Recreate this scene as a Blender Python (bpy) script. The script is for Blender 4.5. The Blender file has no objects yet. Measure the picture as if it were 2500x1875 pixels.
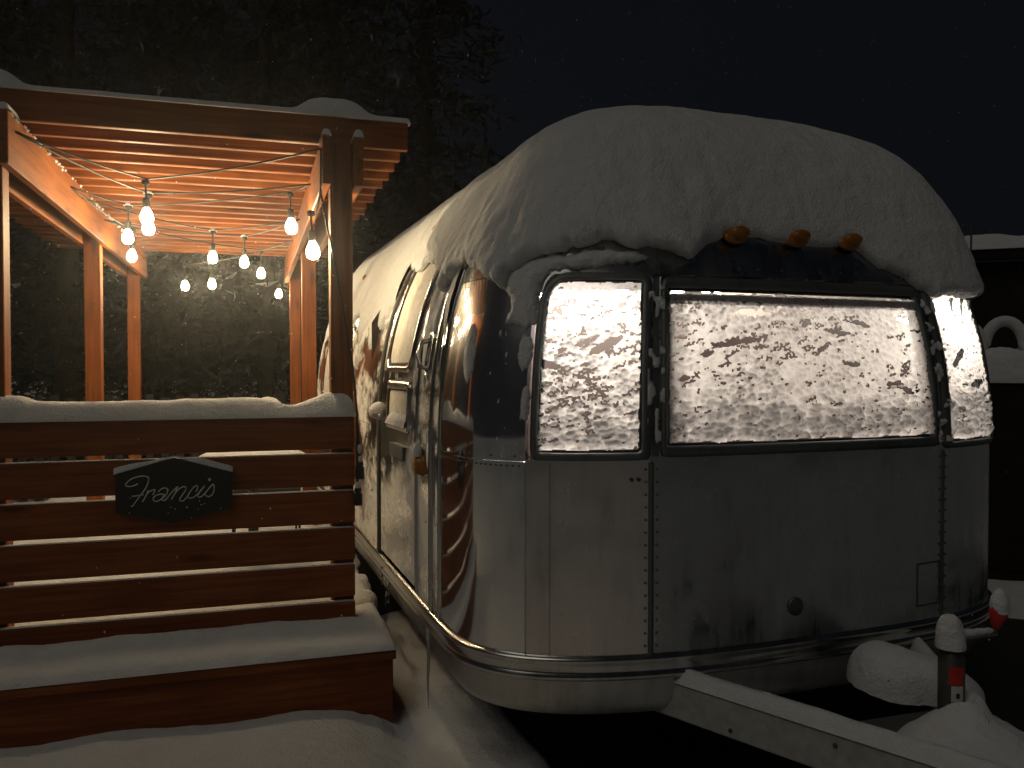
import bpy, bmesh, math, random
import numpy as np
from mathutils import Matrix, Vector, Euler
random.seed(7); rng = np.random.default_rng(7)
PI = math.pi; R = math.radians
scene = bpy.context.scene; COL = scene.collection

# ------------------------------------------------------------------ camera, world, sun, exposure
cam = bpy.data.cameras.new('camera'); cam.sensor_width = 36.0; cam.lens = 29.12
cam.clip_start = 0.05; cam.clip_end = 800
camo = bpy.data.objects.new('camera', cam); COL.objects.link(camo)
camo.location = (0, 0, 1.65); camo.rotation_euler = (R(90 - 1.204), 0, R(-17.4))
scene.camera = camo

world = bpy.data.worlds.new('World'); scene.world = world; world.use_nodes = True
bg = world.node_tree.nodes['Background']
bg.inputs['Color'].default_value = (0.62, 0.72, 1.0, 1); bg.inputs['Strength'].default_value = 0.0056

sun = bpy.data.lights.new('sun', 'SUN'); sun.energy = 0.245; sun.angle = R(40); sun.color = (1.0, 0.93, 0.78)
suno = bpy.data.objects.new('sun', sun); COL.objects.link(suno)
SUN_DIR = Vector((-0.70, -0.48, 1.05)).normalized()          # towards the light
suno.rotation_euler = SUN_DIR.to_track_quat('Z', 'Y').to_euler()

scene.view_settings.view_transform = 'Standard'; scene.view_settings.look = 'None'
scene.view_settings.exposure = 0.0; scene.view_settings.gamma = 1.0
scene.view_settings.use_curve_mapping = False
scene.render.engine = 'CYCLES'
cy = scene.cycles
cy.use_denoising = True
cy.max_bounces = 7; cy.diffuse_bounces = 3; cy.glossy_bounces = 4; cy.transmission_bounces = 4; cy.transparent_max_bounces = 8
cy.caustics_reflective = False; cy.caustics_refractive = False
cy.sample_clamp_indirect = 4.0
cy.blur_glossy = 0.3

BULB_L = 250.0          # radiance of the string bulbs
HAZE = .0048
LAMP_L = 80.0           # radiance of the lamps inside the trailer

# ------------------------------------------------------------------ numpy noise
def _h(ix, iy, iz):
    n = (ix * 374761393 + iy * 668265263 + iz * 1274126177) & 0xffffffff
    n = ((n ^ (n >> 13)) * 1274126177) & 0xffffffff
    return ((n ^ (n >> 16)) & 0xffff) / 65535.0
def vnoise(p):
    p = np.asarray(p, float); i = np.floor(p).astype(np.int64); t = p - i; t = t * t * (3 - 2 * t)
    r = 0
    for dx in (0, 1):
        for dy in (0, 1):
            for dz in (0, 1):
                w = (t[..., 0] if dx else 1 - t[..., 0]) * (t[..., 1] if dy else 1 - t[..., 1]) * (t[..., 2] if dz else 1 - t[..., 2])
                r = r + w * _h(i[..., 0] + dx, i[..., 1] + dy, i[..., 2] + dz)
    return r
def fbm(x, y, z=0.0, o=4):
    x, y, z = np.broadcast_arrays(np.asarray(x, float), y, z)
    p = np.stack([x, y, z], -1); a = .5; r = 0; s = 0
    for _ in range(o):
        r = r + a * vnoise(p); s += a; a *= .5; p = p * 2.03 + 17.3
    return r / s - .5                                   # -0.5 .. 0.5
def voro(x, y, seed=0):
    """nearest and second nearest distance to jittered cell points, and an id of the nearest"""
    ix = np.floor(x).astype(np.int64); iy = np.floor(y).astype(np.int64)
    f1 = np.full(x.shape, 9.); f2 = np.full(x.shape, 9.); cid = np.zeros(x.shape)
    for dx in (-1, 0, 1):
        for dy in (-1, 0, 1):
            cxx = ix + dx; cyy = iy + dy
            px = cxx + _h(cxx, cyy, ix * 0 + seed + 1); py = cyy + _h(cxx, cyy, ix * 0 + seed + 2)
            d = np.hypot(px - x, py - y); idd = _h(cxx, cyy, ix * 0 + seed + 3)
            m = d < f1
            f2 = np.where(m, f1, np.minimum(f2, d)); cid = np.where(m, idd, cid); f1 = np.where(m, d, f1)
    return f1, f2, cid
def sstep(a, b, x):
    t = np.clip((x - a) / (b - a), 0, 1); return t * t * (3 - 2 * t)

# ------------------------------------------------------------------ mesh helpers
WM = {}
def put(o, parent=None, M=None):
    COL.objects.link(o)
    M = M if M is not None else Matrix.Identity(4)
    WM[o.name] = M
    if parent is not None:
        o.parent = parent; o.matrix_parent_inverse = WM[parent.name].inverted()
    o.matrix_basis = M
    return o
def tag(o, label=None, cat=None, group=None, kind=None):
    for k, v in (('label', label), ('category', cat), ('group', group), ('kind', kind)):
        if v: o[k] = v
    return o
def thing(name, loc, label, cat, group=None):
    o = bpy.data.objects.new(name, None); o.empty_display_size = .1
    put(o, None, Matrix.Translation(Vector(loc))); return tag(o, label, cat, group)
def meshdata(name, V, F, mat, smooth=False):
    me = bpy.data.meshes.new(name)
    V = np.asarray(V, float).reshape(-1, 3)
    if isinstance(F, np.ndarray):
        me.vertices.add(len(V)); me.vertices.foreach_set('co', V.ravel())
        k = F.shape[1]; me.loops.add(F.size); me.loops.foreach_set('vertex_index', F.ravel().astype(np.int32))
        me.polygons.add(len(F)); me.polygons.foreach_set('loop_start', np.arange(0, F.size, k, dtype=np.int32))
        me.update(calc_edges=True); me.validate()
    else:
        me.from_pydata([tuple(v) for v in V], [], F); me.update()
    for m in (mat if isinstance(mat, (list, tuple)) else [mat]): me.materials.append(m)
    if smooth: me.polygons.foreach_set('use_smooth', [True] * len(me.polygons))
    return me
def mk(name, V, F, mat, parent=None, smooth=False, M=None):
    return put(bpy.data.objects.new(name, meshdata(name, V, F, mat, smooth)), parent, M)
def gridf(nu, nv, mask=None, closed_u=False):
    """quads of a (nu x nv) vertex grid, index = i*nv + j"""
    i, j = np.meshgrid(np.arange(nu if closed_u else nu - 1), np.arange(nv - 1), indexing='ij')
    i2 = (i + 1) % nu
    F = np.stack([i * nv + j, i2 * nv + j, i2 * nv + j + 1, i * nv + j + 1], -1)
    if mask is not None: F = F[mask]
    return F.reshape(-1, 4)
_bc = {}
def boxmesh(L, w, h, mat, bev=.004):
    key = (round(L, 3), round(w, 3), round(h, 3), mat.name, bev)
    if key not in _bc:
        bm = bmesh.new(); bmesh.ops.create_cube(bm, size=1); bmesh.ops.scale(bm, vec=(L, w, h), verts=bm.verts)
        if bev: bmesh.ops.bevel(bm, geom=bm.edges[:], offset=bev, segments=1, affect='EDGES')
        me = bpy.data.meshes.new('board'); bm.to_mesh(me); bm.free(); me.materials.append(mat); _bc[key] = me
    return _bc[key]
ROT = {'X': Matrix.Identity(4), 'Y': Matrix.Rotation(PI / 2, 4, 'Z'), 'Z': Matrix.Rotation(-PI / 2, 4, 'Y')}
def board(name, x0, x1, y0, y1, z0, z1, axis, mat, parent=None, bev=.004, tilt=0.):
    d = (x1 - x0, y1 - y0, z1 - z0)
    L, w, h = {'X': d, 'Y': (d[1], d[0], d[2]), 'Z': (d[2], d[1], d[0])}[axis]
    M = Matrix.Translation(((x0 + x1) / 2, (y0 + y1) / 2, (z0 + z1) / 2)) @ Matrix.Rotation(tilt, 4, 'Y') @ ROT[axis]
    return put(bpy.data.objects.new(name, boxmesh(L, w, h, mat, bev)), parent, M)
def tubeV(P, r, n=8, caps=True):
    P = [Vector(p) for p in P]; rr = r if hasattr(r, '__len__') else [r] * len(P)
    V = []; F = []; up = Vector((0, 0, 1))
    for i, p in enumerate(P):
        t = (P[min(i + 1, len(P) - 1)] - P[max(i - 1, 0)]).normalized()
        a = t.cross(up)
        if a.length < .05: a = t.cross(Vector((1, 0, 0)))
        a.normalize(); b = a.cross(t).normalized()
        V += [p + (a * math.cos(2 * PI * k / n) + b * math.sin(2 * PI * k / n)) * rr[i] for k in range(n)]
    for i in range(len(P) - 1):
        for k in range(n): F.append([i * n + k, i * n + (k + 1) % n, (i + 1) * n + (k + 1) % n, (i + 1) * n + k])
    if caps: F.append(list(range(n))[::-1]); F.append([(len(P) - 1) * n + k for k in range(n)])
    return V, F
def tube(name, P, r, mat, parent=None, n=8, smooth=True, M=None):
    V, F = tubeV(P, r, n); return mk(name, V, F, mat, parent, smooth, M)
def lathe(prof, n=14):
    V = []; F = []
    for r, z in prof: V += [(r * math.cos(2 * PI * k / n), r * math.sin(2 * PI * k / n), z) for k in range(n)]
    for i in range(len(prof) - 1):
        for k in range(n): F.append([i * n + k, i * n + (k + 1) % n, (i + 1) * n + (k + 1) % n, (i + 1) * n + k])
    F.append(list(range(n))[::-1]); F.append([(len(prof) - 1) * n + k for k in range(n)])
    return V, F
def sag(a, b, s, n=10):
    a = Vector(a); b = Vector(b)
    return [a.lerp(b, k / n) - Vector((0, 0, s * 4 * (k / n) * (1 - k / n))) for k in range(n + 1)]

# ------------------------------------------------------------------ materials
def newmat(name):
    m = bpy.data.materials.new(name); m.use_nodes = True; nt = m.node_tree
    return m, nt, nt.nodes['Principled BSDF']
def N(nt, typ, **kw):
    n = nt.nodes.new(typ)
    for k, v in kw.items():
        if hasattr(n, k): setattr(n, k, v)
        else: n.inputs[k.replace('_', ' ')].default_value = v
    return n
def ramp(nt, src, stops):
    r = nt.nodes.new('ShaderNodeValToRGB'); nt.links.new(src, r.inputs[0])
    e = r.color_ramp.elements
    while len(e) < len(stops): e.new(.5)
    for q, (p, c) in zip(e, stops): q.position = p; q.color = (*c, 1) if len(c) == 3 else c
    return r.outputs[0]
def coords(nt, scale, rand=0.0, kind='Object'):
    tc = N(nt, 'ShaderNodeTexCoord'); mp = N(nt, 'ShaderNodeMapping'); mp.inputs['Scale'].default_value = scale
    src = tc.outputs[kind]
    if rand:
        oi = N(nt, 'ShaderNodeObjectInfo'); ml = N(nt, 'ShaderNodeMath', operation='MULTIPLY'); ml.inputs[1].default_value = rand
        nt.links.new(oi.outputs['Random'], ml.inputs[0])
        ad = N(nt, 'ShaderNodeVectorMath', operation='ADD'); nt.links.new(src, ad.inputs[0]); nt.links.new(ml.outputs[0], ad.inputs[1]); src = ad.outputs[0]
    nt.links.new(src, mp.inputs[0]); return mp.outputs[0]
def noise(nt, vec, scale, detail=4, rough=.55):
    n = N(nt, 'ShaderNodeTexNoise'); n.inputs['Scale'].default_value = scale; n.inputs['Detail'].default_value = detail; n.inputs['Roughness'].default_value = rough
    nt.links.new(vec, n.inputs['Vector']); return n.outputs['Fac']
def bump(nt, bs, h, strength, dist, normal_in='Normal'):
    b = N(nt, 'ShaderNodeBump'); b.inputs['Strength'].default_value = strength; b.inputs['Distance'].default_value = dist
    nt.links.new(h, b.inputs['Height']); nt.links.new(b.outputs[0], bs.inputs[normal_in]); return b
def flat(name, col, rough=.6, metal=0., bmp=0., bscale=40.):
    m, nt, b = newmat(name)
    b.inputs['Base Color'].default_value = (*col, 1); b.inputs['Roughness'].default_value = rough; b.inputs['Metallic'].default_value = metal
    v = coords(nt, (1, 1, 1))
    n = noise(nt, v, bscale)
    c = ramp(nt, n, [(.3, tuple(x * .8 for x in col)), (.7, tuple(min(1, x * 1.15) for x in col))]); nt.links.new(c, b.inputs['Base Color'])
    if bmp: bump(nt, b, n, .5, bmp)
    return m
def wood(name, dark, mid, light, rough=.55):
    m, nt, b = newmat(name)
    v = coords(nt, (1, 1, 1), 37.)
    mp = N(nt, 'ShaderNodeMapping'); mp.inputs['Scale'].default_value = (1.1, 22, 22); nt.links.new(v, mp.inputs[0])
    g = noise(nt, mp.outputs[0], 2.2, 6, .62)
    base = ramp(nt, g, [(.25, dark), (.5, mid), (.75, light)])
    mp2 = N(nt, 'ShaderNodeMapping'); mp2.inputs['Scale'].default_value = (1.7, 7, 7); nt.links.new(v, mp2.inputs[0])
    vo = N(nt, 'ShaderNodeTexVoronoi'); nt.links.new(mp2.outputs[0], vo.inputs['Vector']); vo.inputs['Scale'].default_value = 1.0
    kn = ramp(nt, vo.outputs['Distance'], [(.06, (.25, .2, .18)), (.17, (1, 1, 1))])
    mx = N(nt, 'ShaderNodeMix', data_type='RGBA', blend_type='MULTIPLY'); mx.inputs[0].default_value = .85
    nt.links.new(base, mx.inputs[6]); nt.links.new(kn, mx.inputs[7])
    bl = noise(nt, v, 2.3, 3); blc = ramp(nt, bl, [(.3, (.72, .7, .7)), (.7, (1.1, 1.1, 1.1))])
    mx2 = N(nt, 'ShaderNodeMix', data_type='RGBA', blend_type='MULTIPLY'); mx2.inputs[0].default_value = 1
    nt.links.new(mx.outputs[2], mx2.inputs[6]); nt.links.new(blc, mx2.inputs[7])
    nt.links.new(mx2.outputs[2], b.inputs['Base Color'])
    b.inputs['Roughness'].default_value = rough; b.inputs['Specular IOR Level'].default_value = .18
    bump(nt, b, g, .35, .004)
    return m
def aluminium(name, rough, wav, streak=0., tint=(.80, .81, .82), frost=0.):
    m, nt, b = newmat(name)
    v = coords(nt, (1, 1, 1))
    b.inputs['Metallic'].default_value = 1.0
    mpw = N(nt, 'ShaderNodeMapping'); mpw.inputs['Scale'].default_value = (1, .32, 1); nt.links.new(v, mpw.inputs[0])
    n1 = noise(nt, mpw.outputs[0], 2.6, 2, .4)
    mp = N(nt, 'ShaderNodeMapping'); mp.inputs['Scale'].default_value = (9, 2.2, .9); nt.links.new(v, mp.inputs[0])
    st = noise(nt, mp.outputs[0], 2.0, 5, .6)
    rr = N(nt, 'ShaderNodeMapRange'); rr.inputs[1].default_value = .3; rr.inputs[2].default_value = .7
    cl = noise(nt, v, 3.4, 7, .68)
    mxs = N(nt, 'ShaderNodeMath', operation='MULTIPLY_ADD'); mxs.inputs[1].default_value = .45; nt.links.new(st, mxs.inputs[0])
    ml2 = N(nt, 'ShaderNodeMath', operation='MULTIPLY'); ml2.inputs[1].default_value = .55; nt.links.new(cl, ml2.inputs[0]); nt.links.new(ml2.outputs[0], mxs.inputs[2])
    rr.inputs[1].default_value = .38; rr.inputs[2].default_value = .62
    rr.inputs[3].default_value = rough; rr.inputs[4].default_value = rough + streak; nt.links.new(mxs.outputs[0], rr.inputs[0]); nt.links.new(rr.outputs[0], b.inputs['Roughness'])
    blot = mxs.outputs[0]
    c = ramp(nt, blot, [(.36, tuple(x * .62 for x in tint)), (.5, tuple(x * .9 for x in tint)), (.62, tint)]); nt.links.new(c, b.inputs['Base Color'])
    if wav: bump(nt, b, n1, 1.0, wav)
    if frost:
        out = nt.nodes['Material Output']
        df = N(nt, 'ShaderNodeBsdfDiffuse'); df.inputs['Color'].default_value = (.74, .73, .70, 1)
        mp3 = N(nt, 'ShaderNodeMapping'); mp3.inputs['Scale'].default_value = (3.0, .75, 1.1); nt.links.new(v, mp3.inputs[0])
        fn = noise(nt, mp3.outputs[0], 2.4, 7, .66)
        k = N(nt, 'ShaderNodeMapRange'); k.inputs[1].default_value = .56 - frost * .3; k.inputs[2].default_value = .66 - frost * .3; nt.links.new(fn, k.inputs[0])
        ms = N(nt, 'ShaderNodeMixShader'); nt.links.new(k.outputs[0], ms.inputs[0]); nt.links.new(b.outputs[0], ms.inputs[1]); nt.links.new(df.outputs[0], ms.inputs[2])
        nt.links.new(ms.outputs[0], out.inputs['Surface'])
    return m
def snowmat(name='snow', col=(.80, .81, .83), grain=.8):
    m, nt, b = newmat(name)
    b.inputs['Roughness'].default_value = .85; b.inputs['Specular IOR Level'].default_value = .25
    v = coords(nt, (1, 1, 1))
    n1 = noise(nt, v, 9, 5, .6); n2 = noise(nt, v, 130, 3, .7)
    c = ramp(nt, n1, [(.3, tuple(x * .93 for x in col)), (.7, col)]); nt.links.new(c, b.inputs['Base Color'])
    ad = N(nt, 'ShaderNodeMath', operation='MULTIPLY_ADD'); ad.inputs[1].default_value = .30; nt.links.new(n2, ad.inputs[0]); nt.links.new(n1, ad.inputs[2])
    bump(nt, b, ad.outputs[0], grain, .045)
    return m
M_snow = snowmat()
M_wood = wood('stained_cedar', (.13, .036, .008), (.27, .080, .018), (.38, .128, .032))
M_deck = wood('deck_timber', (.15, .042, .013), (.27, .078, .024), (.38, .12, .040))
M_al_mirror = aluminium('polished_aluminium', .045, .010, .05)
nt = M_al_mirror.node_tree; out = nt.nodes['Material Output']; b2 = N(nt, 'ShaderNodeBsdfAnisotropic') if False else N(nt, 'ShaderNodeBsdfGlossy')
b2.inputs['Roughness'].default_value = .30; b2.inputs['Color'].default_value = (.8, .8, .8, 1)
ms = N(nt, 'ShaderNodeMixShader'); ms.inputs[0].default_value = .13
nt.links.new(nt.nodes['Principled BSDF'].outputs[0], ms.inputs[1]); nt.links.new(b2.outputs[0], ms.inputs[2]); nt.links.new(ms.outputs[0], out.inputs['Surface'])
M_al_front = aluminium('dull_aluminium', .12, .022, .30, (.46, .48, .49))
M_al_side = aluminium('frosted_aluminium', .08, .003, .10, frost=.30)
M_al_door = aluminium('door_aluminium', .10, .003, .12, frost=.24)
M_frame = aluminium('window_frame_aluminium', .55, .0, .15, (.20, .215, .21))
M_rail = aluminium('rail_aluminium', .18, .0, .1, (.62, .62, .60))
M_belly = aluminium('belly_aluminium', .40, .008, .1, (.60, .60, .58))
M_black = flat('black_rubber', (.012, .012, .013), .5)
M_gap = flat('gap_and_gasket_black', (.010, .011, .010), .7)
M_amber = flat('amber_lens', (.36, .125, .006), .3)
M_red = flat('red_plastic', (.45, .018, .015), .4)
M_label = flat('pale_sticker', (.6, .6, .58), .5)
M_steel = flat('painted_steel', (.34, .34, .33), .5, 0, .002, 25)
M_darksteel = flat('dark_steel', (.06, .065, .06), .5, .3)
M_plate = flat('grey_plate', (.12, .13, .13), .35, .6)
M_int = flat('cabin_lining', (.035, .022, .018), .6)
M_intpale = flat('cabin_ceiling', (.34, .30, .26), .7)
M_frostglass = flat('frosted_glass', (.66, .62, .55), .55, 0, .003, 30)
M_signblack = flat('sign_board', (.007, .009, .008), .45)
M_letter = flat('sign_paint', (.72, .70, .62), .6)
M_gravel = None
M_shed = wood('shed_boards', (.012, .008, .006), (.02, .013, .009), (.03, .02, .014))

def emit(name, col, s):
    m = bpy.data.materials.new(name); m.use_nodes = True; nt = m.node_tree; nt.nodes.clear()
    o = N(nt, 'ShaderNodeOutputMaterial'); e = N(nt, 'ShaderNodeEmission'); e.inputs[0].default_value = (*col, 1); e.inputs[1].default_value = s
    nt.links.new(e.outputs[0], o.inputs[0]); return m
M_bulb = emit('bulb_glow', (1.0, .79, .46), BULB_L)
M_lamp = emit('cabin_lamp_glow', (1.0, .90, .80), LAMP_L); M_lamp2 = emit('corner_lamp_glow', (1.0, .91, .82), LAMP_L * 2.8)
def glassmat():
    m = bpy.data.materials.new('thin_glass'); m.use_nodes = True; nt = m.node_tree; nt.nodes.clear()
    o = N(nt, 'ShaderNodeOutputMaterial'); t = N(nt, 'ShaderNodeBsdfTransparent'); t.inputs[0].default_value = (.92, .94, .93, 1)
    g = N(nt, 'ShaderNodeBsdfGlossy'); g.inputs['Roughness'].default_value = .02
    f = N(nt, 'ShaderNodeFresnel'); f.inputs[0].default_value = 1.45; ms = N(nt, 'ShaderNodeMixShader')
    nt.links.new(f.outputs[0], ms.inputs[0]); nt.links.new(t.outputs[0], ms.inputs[1]); nt.links.new(g.outputs[0], ms.inputs[2]); nt.links.new(ms.outputs[0], o.inputs[0])
    return m
M_glass = glassmat()
def crustmat():
    """wet snow stuck on glass: lets light through, less where it is thick"""
    m = bpy.data.materials.new('snow_crust'); m.use_nodes = True; nt = m.node_tree; nt.nodes.clear()
    o = N(nt, 'ShaderNodeOutputMaterial'); at = N(nt, 'ShaderNodeAttribute', attribute_name='thick')
    tl = N(nt, 'ShaderNodeBsdfTranslucent'); df = N(nt, 'ShaderNodeBsdfDiffuse'); df.inputs[0].default_value = (.78, .78, .80, 1)
    c = ramp(nt, at.outputs['Fac'], [(0.0, (1.0, .96, .92)), (.22, (.74, .69, .66)), (.5, (.42, .39, .375)), (1.0, (.15, .145, .145))])
    nt.links.new(c, tl.inputs[0])
    ms = N(nt, 'ShaderNodeMixShader'); ms.inputs[0].default_value = .35
    v = coords(nt, (1, 1, 1)); n2 = noise(nt, v, 160, 3, .7)
    bp = N(nt, 'ShaderNodeBump'); bp.inputs['Strength'].default_value = .5; bp.inputs['Distance'].default_value = .006; nt.links.new(n2, bp.inputs['Height'])
    nt.links.new(bp.outputs[0], df.inputs['Normal']); nt.links.new(bp.outputs[0], tl.inputs['Normal'])
    nt.links.new(tl.outputs[0], ms.inputs[1]); nt.links.new(df.outputs[0], ms.inputs[2]); nt.links.new(ms.outputs[0], o.inputs[0])
    return m
M_crust = crustmat()
def icemat():
    m, nt, b = newmat('ice'); b.inputs['Base Color'].default_value = (.9, .93, .95, 1); b.inputs['Roughness'].default_value = .12
    b.inputs['Transmission Weight'].default_value = .75; b.inputs['IOR'].default_value = 1.31
    v = coords(nt, (1, 1, 1)); bump(nt, b, noise(nt, v, 60), .5, .004); return m
M_ice = icemat()

# ------------------------------------------------------------------ ground
def gravelmat():
    m, nt, b = newmat('gravel')
    v = coords(nt, (1, 1, 1)); n1 = noise(nt, v, 55, 5, .7); n2 = noise(nt, v, 1.5, 3)
    c = ramp(nt, n1, [(.3, (.012, .011, .009)), (.55, (.035, .031, .025)), (.8, (.085, .078, .066))]); nt.links.new(c, b.inputs['Base Color'])
    b.inputs['Roughness'].default_value = .85; bump(nt, b, n1, .9, .02); return m
M_gravel = gravelmat()
g = mk('ground', [(-300, -300, 0), (300, -300, 0), (300, 300, 0), (-300, 300, 0)], [[0, 1, 2, 3]], M_gravel); tag(g, 'dark gravel ground showing bare under the trailer', 'ground', kind='structure')

# trailer frame (metres): see fit of rub rail, windows and roof line
TX, TY, TD, TN, TYAW, TW = 1.9116, 3.147, .6225, 3.0, .0377, 1.2257
BK, Z0, HU, NV, TL = .5, 1.25, 1.42, 2.5, 4.1
CA, SA = math.cos(TYAW), math.sin(TYAW)
def l2w(x, y, z):
    x, y, z = np.broadcast_arrays(np.asarray(x, float), y, z)
    return np.stack([TX + x * CA - y * SA, TY + x * SA + y * CA, z], -1)
def w2l(X, Y):
    dx = X - TX; dy = Y - TY; return dx * CA + dy * SA, -dx * SA + dy * CA
def footsdf(X, Y):
    x, y = w2l(X, Y)
    return np.maximum(np.abs(x) - TW, np.maximum(-TD - y, y - TL - .6))
def snow_height(X, Y):
    h = .185 + .11 * fbm(X * .55, Y * .55, 3.1, 3) + .065 * fbm(X * 2.2, Y * 2.2, 8.1, 4) + .012 * fbm(X * 11, Y * 11, 2.1, 3)
    d = footsdf(X, Y)
    lx, ly = w2l(X, Y)
    edge = d + .10 * fbm(X * 3, Y * 3, 1.7, 3) + .42 * sstep(-.45, -.95, lx) * sstep(-.75, -.1, ly)
    h = h * sstep(-.22, .10, edge) - .05 * (1 - sstep(-.25, -.05, edge))
    # trodden channel between the deck and the trailer
    ch = np.exp(-((lx + TW + .10) / .16) ** 2) * (ly > -1.5)
    rut = fbm((lx + .35 * ly * 0) * 13, ly * 1.1, 4.4, 3)
    h = h - (.10 + .09 * rut) * ch * sstep(-1.6, -.4, ly)
    # drift against the deck step
    st = np.exp(-np.clip((3.53 - Y) / .22, -3, 9) ** 2) * (X < .62) * (Y < 3.7)
    h = h + .035 * st * sstep(.62, .5, X)
    # bare patch to the right of the tow bar, snow bank farther right
    bp = np.exp(-(((lx - 2.7) / 2.3) ** 4 + ((ly + .3) / 1.7) ** 4)); h = h - .36 * bp
    h = h + .20 * np.exp(-(((X - 5.2) / .5) ** 2 + ((Y - 4.25) / .42) ** 2))
    return h
def axis(lo, a, b, hi, st, grow=1.12):
    mid = list(np.arange(a, b, st)); up = [mid[-1]]; s = st
    while up[-1] < hi: s *= grow; up.append(up[-1] + s)
    dn = [mid[0]]; s = st
    while dn[-1] > lo: s *= grow; dn.append(dn[-1] - s)
    return np.array(dn[:0:-1] + mid + up[1:])
gx = axis(-80, -1.6, 4.8, 80, .04); gy = axis(-60, 1.3, 5.2, 90, .04)
GX, GY = np.meshgrid(gx, gy, indexing='ij'); GZ = snow_height(GX, GY)
s = mk('snow_cover', np.stack([GX, GY, GZ], -1), gridf(len(gx), len(gy)), M_snow, smooth=True)
tag(s, 'soft white snow lying over the ground, thin near the trailer', 'snow', kind='structure')

# ------------------------------------------------------------------ snow builders
def snow_slab(name, label, x0, x1, y0, y1, z, t, res=.02, shape=None, over=.008, M=None, group=None, seed=0., rough=.25, lip=.9, frontlip=None, cat='snow'):
    nx = max(6, int((x1 - x0 + 2 * over) / res)); ny = max(6, int((y1 - y0 + 2 * over) / res))
    def spread(n):                                   # denser near the edges
        q = np.linspace(-1, 1, n); return .5 + .5 * np.sign(q) * np.abs(q) ** .8
    X, Y = np.meshgrid(x0 - over + (x1 - x0 + 2 * over) * spread(nx), y0 - over + (y1 - y0 + 2 * over) * spread(ny), indexing='ij')
    d = np.minimum.reduce([X - x0 + over, x1 + over - X, Y - y0 + over, y1 + over - Y])
    tt = t * (1 + rough * 2 * fbm(X * 4 + seed, Y * 4, seed, 3)) * (shape(X, Y) if shape else 1.0)
    tt = np.maximum(tt, .003)
    h = tt * np.sqrt(np.maximum(0, 1 - (1 - np.clip(d / (lip * tt), 0, 1)) ** 2))
    h = h + (.16 * t * fbm(X * 11, Y * 11, seed + 5, 4) + .05 * t * fbm(X * 50, Y * 50, seed + 7, 2)) * sstep(0, .5 * t, d) + .002
    P = np.stack([X, Y, z + np.maximum(h, .002)], -1)
    o = mk(name, P, gridf(nx, ny), M_snow, None, True, M)
    return tag(o, label, cat, group)
def snow_blob(name, label, c, r, seed=0., n=26, flat_below=True, amp=.18, group=None, M=None, mat=None):
    th, ph = np.meshgrid(np.linspace(0, 2 * PI, n, endpoint=False), np.linspace(0, PI * (.56 if flat_below else 1), n // 2), indexing='ij')
    x = np.sin(ph) * np.cos(th); y = np.sin(ph) * np.sin(th); z = np.cos(ph)
    k = 1 + amp * 2 * fbm(x * 1.6 + seed, y * 1.6, z * 1.6 + seed, 3) + .10 * fbm(x * 6 + seed, y * 6, z * 6, 3)
    P = np.stack([c[0] + r[0] * x * k, c[1] + r[1] * y * k, c[2] + r[2] * z * k], -1)
    return tag(mk(name, P, gridf(n, n // 2, closed_u=True), mat or M_snow, None, True, M), label, 'snow', group)

# ------------------------------------------------------------------ the trailer shell
def prof(z):
    t = np.clip((np.asarray(z, float) - Z0) / HU, 0, 1); return (1 - t ** NV) ** (1 / NV)
def S(u, c, z, d=0.):
    """shell point: u<0 left side (metres back), 0..pi round the nose, >pi right side; c = cross-section shrink"""
    u, c, z, d = np.broadcast_arrays(np.asarray(u, float), c, z, d); a = np.clip(u, 0, PI)
    x = -(TW + d) * np.sign(np.cos(a)) * np.abs(np.cos(a)) ** (2 / TN); y = -(TD + d) * np.abs(np.sin(a)) ** (2 / TN)
    y = y + np.where(u < 0, -u, 0) + np.where(u > PI, u - PI, 0)
    return l2w(x * c, np.where(y < BK, BK + (y - BK) * c, y), z)
def SZ(u, z, d=0.): return S(u, prof(z), z, d)
trailer = thing('travel_trailer', (TX, TY + 1.6, 0), 'rounded aluminium travel trailer with lit snow-caked front windows under a thick snow cap', 'trailer')
def urange(u0, u1):
    """samples that are dense round the nose corners"""
    parts = []
    if u0 < 0: parts.append(np.linspace(u0, min(u1, 0), max(3, int((min(u1, 0) - u0) / .12) + 2)))
    if u1 > 0 and u0 < PI: parts.append(np.linspace(max(u0, 0), min(u1, PI), max(4, int((min(u1, PI) - max(u0, 0)) / .03) + 2)))
    if u1 > PI: parts.append(np.linspace(max(u0, PI), u1, max(3, int((u1 - max(u0, PI)) / .3) + 2)))
    return np.unique(np.concatenate(parts).round(6))
def panel(name, u0, u1, za, zb, mat, d=0., parent=trailer, dz=.05):
    us = urange(u0, u1); zs = np.linspace(za, zb, max(3, int((zb - za) / dz) + 2))
    U, Zz = np.meshgrid(us, zs, indexing='ij')
    P = SZ(U, Zz, d)
    V = list(P.reshape(-1, 3)); F = gridf(len(us), len(zs)).tolist()
    # folded edge so the sheet has thickness
    nu, nz = len(us), len(zs)
    loop = [(i, 0) for i in range(nu)] + [(nu - 1, j) for j in range(1, nz)] + [(i, nz - 1) for i in range(nu - 2, -1, -1)] + [(0, j) for j in range(nz - 2, 0, -1)]
    m = len(loop); V += [SZ(us[i], zs[j], d) for i, j in loop]; top_ = len(V) - m; base = len(V)
    for i, j in loop: V.append(SZ(us[i], zs[j], d - .02))
    for k in range(m):
        F.append([top_ + k, base + k, base + (k + 1) % m, top_ + (k + 1) % m])
    return mk(name, V, F, mat, parent, True)
UL = -TL; UR = PI + TL
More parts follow.
